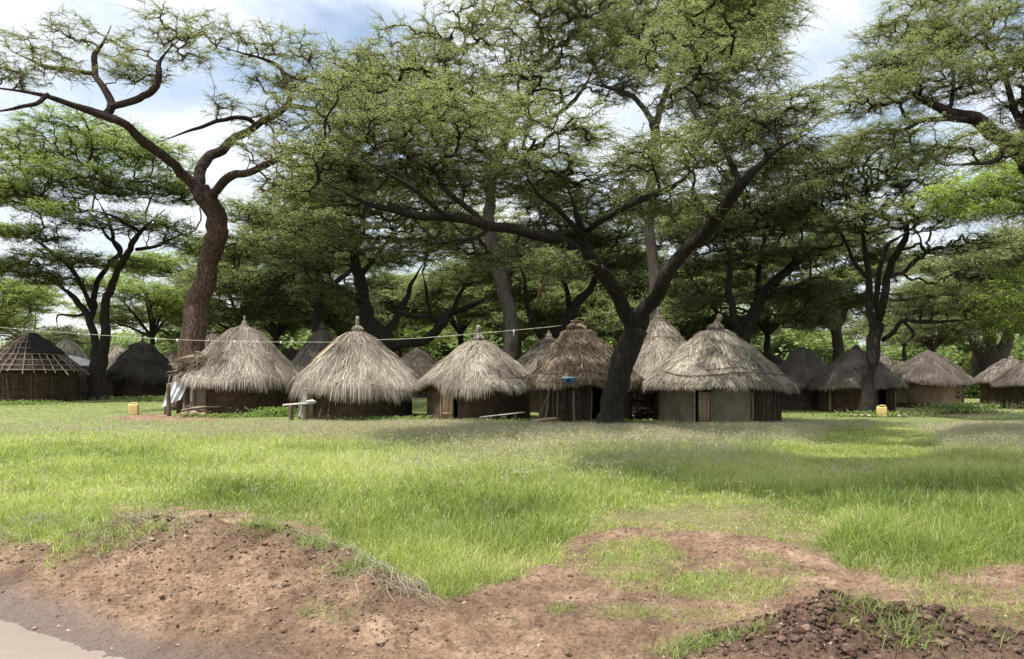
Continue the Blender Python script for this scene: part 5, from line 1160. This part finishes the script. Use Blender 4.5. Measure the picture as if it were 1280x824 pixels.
px_tree('acacia_tree', 'slender dark-trunked acacia before the right-hand huts, a jerrycan at its foot', 'tree', 28.2, [
    [(1083, 522, 11), (1086, 490, 9.5), (1089, 460, 9.5), (1092, 430, 10), (1096, 408, 9.5)],
    [(1093, 415, 8), (1087, 385, 6.5, .3), (1086, 350, 6, .6), (1082, 320, 5, .9), (1078, 292, 4, 1.2), (1070, 262, 3, 1.6)],
    [(1095, 410, 8.5), (1102, 380, 7.5), (1110, 350, 7), (1118, 322, 6.5, -.4), (1130, 300, 6, -.8), (1134, 280, 4.6, -1.2), (1128, 255, 3.4, -1.6)],
    [(1098, 400, 6), (1096, 365, 5, -1), (1100, 335, 4.5, -1.6), (1108, 310, 4, -2), (1124, 296, 3, -2.6), (1150, 280, 2.4, -3)],
    [(1104, 425, 4.5), (1116, 415, 4.5, -.6), (1128, 400, 4, -1), (1150, 404, 4, -1.6), (1185, 402, 3.4, -2.2), (1220, 398, 2.2, -2.6)],
    [(1112, 345, 4.5), (1130, 340, 4, 1), (1150, 322, 3.4, 1.8), (1170, 300, 2.6, 2.4)],
    [(1086, 350, 4, .6), (1068, 330, 3.6, 1), (1056, 300, 3, 1.6), (1040, 275, 2.4, 2)],
    [(1130, 402, 3, -1), (1142, 420, 2.8, -1.4), (1122, 434, 2.4, -1.8)],
  ],
  [(1010, 250, 50, 22, 1, 3.4), (1070, 225, 60, 24, 1, 3.6), (1130, 240, 55, 24, 0, 3.6), (1180, 270, 50, 20, 0, 3.2), (1050, 275, 50, 16, 0, 3.2), (1110, 275, 50, 14, -1, 3), (1090, 190, 60, 20, 0, 3), (1150, 205, 46, 18, 0, 3), (1030, 215, 46, 18, 1, 3), (1200, 310, 40, 14, -1, 2.6), (1190, 385, 40, 12, -2.4, 2), (1150, 370, 30, 10, -1.6, 2), (1215, 350, 40, 12, -1, 2.4), (1000, 200, 40, 16, 1, 3)],
  1500, R_(111), M['bark_dark'], M['leaf_dark'], ntw=8, nlf=12, spray=.52, rtip=.012, leafL=.08, leafW=.023)

# T12: massive grey trunk at far right
px_tree('fig_tree', 'massive grey-trunked tree behind the huts at the right edge', 'tree', 50.0, [
    [(1240, 490, 28), (1238, 460, 26), (1238, 440, 25)],
    [(1230, 450, 14), (1218, 425, 10), (1206, 405, 8, 1), (1195, 380, 6.5, 2), (1190, 350, 5, 3), (1180, 325, 4, 3)],
    [(1238, 448, 16), (1236, 415, 12), (1232, 380, 9, -1), (1225, 345, 7, -2), (1230, 310, 5, -2)],
    [(1248, 450, 15), (1262, 420, 11, 1), (1272, 395, 9, 1), (1290, 365, 7, 2), (1300, 330, 5, 2)],
    [(1232, 385, 5, -1), (1210, 370, 4, -3), (1185, 368, 3.4, -4), (1150, 366, 2.4, -5)],
  ],
  [(1190, 330, 50, 18, 0, 5), (1250, 315, 50, 20, 0, 5), (1300, 330, 50, 22, 0, 5), (1170, 360, 36, 12, -3, 4), (1215, 395, 40, 14, -3, 4), (1270, 390, 40, 18, -4, 4), (1230, 355, 40, 14, 2, 4), (1180, 405, 30, 10, -3, 3), (1290, 290, 40, 18, 0, 4), (1300, 400, 34, 20, -3, 4)],
  1300, R_(112), M['bark_grey'], M['leaf_olive'], ntw=7, nlf=10, spray=.9, rtip=.018, leafL=.17, leafW=.075, twig_r=.009, lsz=2.2)

# T13: near tree whose boughs come in from the right
px_tree('acacia_tree', 'near acacia whose thick bough and crown reach in from the upper right', 'tree', 15.5, [
    [(1440, 560, 26), (1425, 480, 24), (1400, 400, 22), (1365, 320, 20), (1325, 250, 17), (1298, 215, 15), (1280, 196, 14), (1258, 178, 12.5), (1238, 163, 12), (1210, 150, 10), (1186, 142, 8, .2), (1162, 130, 5, .3), (1140, 118, 3.5, .4)],
    [(1212, 150, 6), (1180, 150, 5, -.3), (1150, 152, 4.5, -.4), (1128, 164, 4, -.4), (1090, 166, 3.4, -.5), (1060, 174, 2.4, -.6)],
    [(1300, 216, 10), (1290, 180, 8, .8), (1270, 140, 7, 1.2), (1258, 100, 5.5, 1.6), (1240, 70, 4.5, 2), (1222, 50, 4, 2), (1196, 40, 3.4, 2), (1180, 16, 2.6, 2)],
    [(1186, 142, 4, .2), (1192, 112, 4, .6), (1188, 80, 3, 1), (1160, 50, 2.6, 1.2), (1120, 40, 2, 1.2)],
    [(1260, 180, 6), (1245, 200, 4, -.8), (1215, 205, 3, -1.2), (1180, 208, 2, -1.6)],
  ],
  [(1110, 85, 60, 24, .5, 1.6), (1165, 60, 60, 26, 1, 2), (1220, 40, 60, 28, 1.6, 2), (1270, 70, 50, 30, 1.6, 2), (1090, 125, 46, 16, -.4, 1.4), (1150, 110, 60, 18, .4, 1.8), (1215, 105, 50, 20, .8, 2), (1130, 25, 50, 18, 1, 1.6), (1190, 5, 70, 20, 1.6, 2), (1110, 170, 50, 12, -.6, 1.3), (1180, 185, 50, 12, -1, 1.4), (1300, 130, 50, 30, 1.4, 2), (1260, 190, 40, 16, -.8, 1.4), (1340, 60, 60, 40, 1, 2), (1070, 180, 30, 8, -.6, 1.), (1420, 120, 80, 60, 1, 3)],
  1900, R_(113), M['bark_dark'], M['leaf_olive'], ntw=10, nlf=18, spray=.40, rtip=.0062, leafL=.048, leafW=.013, twig_r=.0028, droop=.2, lsz=.8)

# unseen tree added off frame right, crown shaped to cast the patch of shade
oL = [([(9.2, 4.3, -.1), (9.0, 4.5, 2.5), (8.2, 5.0, 5.0)], [.42, .33, .28]), ([(8.2, 5.0, 5.0), (6.2, 6.6, 7.8), (3.5, 8.6, 9.3), (.8, 10.2, 10.0), (-1.6, 11.2, 10.3)], [.22, .17, .12, .08, .04]),
      ([(6.2, 6.6, 7.8), (6.0, 9.2, 9.6), (4.6, 11.6, 10.4)], [.12, .08, .04]), ([(8.2, 5.0, 5.0), (9.5, 4.5, 8.0), (11, 3.5, 9.5)], [.2, .12, .06])]
rn = R_(120); at_ = []
for (x_, y_, z_, rx_, ry_, k) in ((1.2, 9.2, 10.5, 3.3, 2.3, 1500), (-1.0, 9.8, 10.8, 1.7, 1.6, 380), (4.4, 9.6, 10.6, 2.2, 2.0, 650), (7.5, 6.0, 9.8, 2.6, 2.4, 120), (10.5, 4.0, 9.6, 2.6, 2.4, 120)):
    v = unit(rn.normal(size=(k, 3)))*rn.uniform(0, 1, (k, 1))**.45; at_.append(np.array([x_, y_, z_])+v*[rx_, ry_, .55])
tb, cb = grow(oL, np.concatenate(at_), rn, ntw=8, nlf=14, spray=.5, rtip=.008, leafL=.12, leafW=.05)
o = thing('acacia_tree', 'unseen acacia added beside the viewer to shade the middle of the clearing', 'tree', (0, 0, 0), 0, G_T)
tb.build('trunk', M['bark_dark'], o, True); cb.build('crown', M['leaf_olive'], o)

# T14: young bright tree entering at the right edge
px_tree('acacia_tree', 'young lime-green feathery acacia reaching in at the right edge below the big bough', 'tree', 23.5, [
    [(1410, 545, 12), (1400, 480, 11), (1390, 400, 10), (1370, 330, 8.5), (1340, 285, 7), (1300, 262, 5), (1265, 250, 3.5), (1230, 240, 2.4), (1190, 236, 1.6)],
    [(1392, 410, 6), (1360, 390, 4.6), (1320, 385, 3.4), (1280, 380, 2.4), (1245, 382, 1.6)],
    [(1345, 288, 4), (1310, 240, 3.5), (1270, 215, 2.6), (1235, 205, 1.6)],
  ],
  [(1190, 244, 36, 12, 0, 1.2), (1235, 232, 50, 22, 0, 1.6), (1275, 215, 40, 26, 0, 1.8), (1280, 255, 40, 16, 0, 1.6), (1320, 240, 50, 30, 0, 2), (1255, 372, 38, 16, 0, 1.4), (1290, 350, 36, 22, 0, 1.6), (1270, 405, 34, 16, 0, 1.4), (1340, 370, 50, 30, 0, 2), (1225, 262, 36, 8, -.4, 1), (1380, 280, 60, 40, 0, 2)],
  950, R_(114), M['bark_grey'], M['leaf_bright'], ntw=10, nlf=16, spray=.68, rtip=.0065, leafL=.07, leafW=.023, twig_r=.004, lsz=.7, up=-.2, droop=.35)

# dead hanging strip of bark / palm rag in the tree
mb = MB(); P = catmull([W(692, 338, 20.6), W(682, 352, 20.5), W(674, 368, 20.5), W(671, 385, 20.5)], 12)
tubes(mb, P, np.array([.02, .03, .05, .06, .06, .065, .06, .05, .04, .03, .02, .01]), 6, tint=.3)
for q in range(30):
    o0 = P[rg.integers(2, 10)]; tubes(mb, [o0, o0+[rg.normal(0, .07), rg.normal(0, .04), -.25]], [.012, .004], 3, tint=.3)
tag(mb.build('dead_branch', M['thatch_gold']), 'pale dry strip of dead foliage dangling under the long left bough', 'branch')

# generic umbrella trees in the background
def generic(seed, hgt, spread, bark, leaf, natt, np_=9, **kw):
    rng = R_(seed); fork = hgt*rng.uniform(.28, .4); limbs = [([(0, 0, -.2), (.1, 0, fork*.5), (0, .05, fork)], [.27, .22, .19])]
    pads = []
    for q in range(np_):
        a = q*2*PI/np_+rng.uniform(-.3, .3); rr = spread*rng.uniform(.35, .8); z = hgt*rng.uniform(.42, .92)
        e = np.array([math.cos(a)*rr, math.sin(a)*rr, z]); p0 = np.array([0, .05, fork]); m1 = p0+(e-p0)*.35+[0, 0, hgt*.06]+rng.normal(0, .25, 3); m2 = p0+(e-p0)*.7+rng.normal(0, .3, 3)
        limbs.append(([p0, m1, m2, e], [.12, .09, .06, .03]))
        k = natt//np_; v = unit(rng.normal(size=(k, 3)))*rng.uniform(0, 1, (k, 1))**.45
        pads.append(e+v*np.array([spread*.42, spread*.42, hgt*.085])+[0, 0, .2])
    v = unit(rng.normal(size=(natt//6, 3)))*rng.uniform(0, 1, (natt//6, 1))**.45
    pads.append(np.array([0, 0, hgt*.93])+v*np.array([spread*.5, spread*.5, hgt*.07]))
    tb, cb = grow(limbs, np.concatenate(pads), rng, **kw)
    o = thing('acacia_tree', 'x', 'tree', (0, 0, 0), 0, G_T)
    for b, n_, m_ in ((tb, 'trunk', bark), (cb, 'crown', leaf)): b.build(n_, m_, o, smooth=(n_ == 'trunk'))
    return o
kwg = dict(ntw=8, nlf=12, spray=1.0, rtip=.015, leafL=.17, leafW=.06, twig_r=.008, lsz=2.4, bark_sides=8, rcap=.06)
protos = [generic(201, 11., 6.5, M['bark_dark'], M['leaf_green'], 850, **kwg), generic(202, 12.5, 6.5, M['bark_dark'], M['leaf_olive'], 950, 12, **kwg), generic(203, 9., 6., M['bark_grey'], M['leaf_dark'], 850, 11, **kwg)]
GT = [(0, 190, 60, 1.0, 'multi-stemmed green tree behind the dark shaggy hut at the left'), (1, 30, 78, .95, 'mid-green tree far behind the bare pole roof, left of the twin trunk'),
      (0, 300, 62, 1.05, 'green umbrella tree far behind the dome-roofed hut'), (1, 345, 56, 1.0, 'olive tree in the shade behind the dome-roofed hut'), (2, 430, 58, 1.2, 'dark tree in the gap between the two grey huts, far back'),
      (0, 500, 72, 1.0, 'green sunlit tree seen under the heavy leaning bough'), (1, 575, 60, 1.1, 'olive tree far behind the left slope of the arched-notch hut'), (2, 650, 52, 1.15, 'dark tree beyond the tall brown-barked acacia'),
      (1, 715, 60, 1.1, 'shady tree far behind the golden-brown hut'), (2, 775, 50, 1.1, 'dark tree beyond the tall steep cone roof, left of it'), (1, 850, 56, 1.1, 'olive tree beyond the tall steep cone roof, right of it'),
      (2, 900, 60, 1.1, 'dark tree deep behind the large plastered hut'), (0, 990, 82, .75, 'small sunlit yellow-green tree beyond the tiny pointed roof'), (0, 1030, 95, .8, 'pale green tree far behind the capped dome hut'),
      (1, 1130, 70, .95, 'olive tree beyond the low dark roof and the ochre hut'), (2, 1165, 62, .95, 'dark-leaved tree beyond the ochre hut'), (0, 1200, 90, .6, 'low bright tree in the sunlit gap right of the ochre hut'),
      (1, 1290, 64, 1.1, 'olive tree beyond the two huts at the right edge'), (0, -40, 62, 1.1, 'green tree beyond the left edge of the bare pole hut'), (1, 250, 75, 1.0, 'olive tree far behind the thick red-brown trunk'), (1, 960, 50, 1.1, 'olive spreading tree beyond the broad leaning dark tree')]
first = [True]*3; rr_ = R_(300)
for (k, px, D, s_, lb) in GT:
    p_ = W(px, 0, D); loc = (p_[0], D, 0); rz = rr_.uniform(0, 6.28); s3 = (s_, s_, s_*rr_.uniform(.92, 1.08))
    if first[k]:
        o = protos[k]; o.location = [float(v) for v in loc]; o.rotation_euler = (0, 0, rz); o.scale = s3; o['label'] = lb; first[k] = False
    else: copy_tree(protos[k], lb, loc, rz, s3)

# far woodland closing the horizon
fw = MB(); rngf = R_(400); n = 0; cores = []
C = []
for q in range(340):
    D_ = rngf.uniform(80, 170); x_ = rngf.uniform(-.95, .95)*D_; pxq = CX+F*x_/D_
    tall = 1+.9*float(sst(260, 380, pxq)*sst(990, 900, pxq))
    hh = rngf.uniform(3.8, 7.5)*tall; ww = hh*rngf.uniform(.45, .8)
    k = 2400; v = unit(rngf.normal(size=(k, 3)))*rngf.uniform(.2, 1, (k, 1))**.5
    lump = 1+.4*vn(v[:, 0]*3+q, v[:, 1]*3, v[:, 2]*3)
    cv = ICO3[0]; cores.append(len(C)); fw.add(np.array([x_, D_, hh*.46])+cv*(1+.45*vn(cv[:, 0]*3+q, cv[:, 1]*3, cv[:, 2]*3))[:, None]*np.array([ww, ww, hh*.5])*.48, T=ICO3[1], tint=.15)
    C.append(np.array([x_, D_, hh*.5])+v*lump[:, None]*np.array([ww, ww, hh*.5]))
C = np.concatenate(C); leaves_at(fw, C, .25, .5, .19, rngf, np.clip(.5+.4*fbm(C[:, 0]*.08, C[:, 1]*.08, C[:, 2]*.3)+rngf.normal(0, .12, len(C)), 0, 1))
tag(fw.build('distant_woodland', M['leaf_far']), 'far-off line of trees and scrub closing the horizon', 'woodland', None, 'stuff')
# bushes in the sunlit gap
for (px, D_, s_, lb) in ((1213, 66, 2.2, 'bright leafy bush in the gap between the ochre hut and the right-edge huts'), (1000, 75, 2.0, 'yellow-green bush behind the capped dome hut'), (70, 62, 3.0, 'leafy bush behind the bare pole roof'), (320, 50, 2.4, 'leafy bush behind the dome-roofed hut'), (770, 42, 2.6, 'dark leafy bush behind the golden-brown hut, left of the tall cone')):
    p_ = W(px, 0, D_); bb = MB(); rngb = R_(int(px)); k = 1500; v = unit(rngb.normal(size=(k, 3)))*rngb.uniform(.3, 1, (k, 1))**.5
    Cb = np.array([0, 0, s_*.55])+v*(1+.3*vn(v[:, 0]*3, v[:, 1]*3, v[:, 2]*3))[:, None]*np.array([s_*1.2, s_, s_*.6])
    leaves_at(bb, Cb, .1, .34, .10, rngb, rngb.uniform(.1, 1, k))
    o = thing('bush', lb, 'bush', (p_[0], D_, 0), 0, 'bushes behind the huts'); bb.build('foliage', M['leaf_green'], o)
    sb_ = MB()
    for q in range(7): tubes(sb_, [(0, 0, -.05), (rngb.normal(0, .25)*s_, rngb.normal(0, .25)*s_, s_*.5), (rngb.normal(0, .5)*s_, rngb.normal(0, .5)*s_, s_*.9)], [.05, .03, .012], 5)
    sb_.build('stems', M['bark_grey'], o)
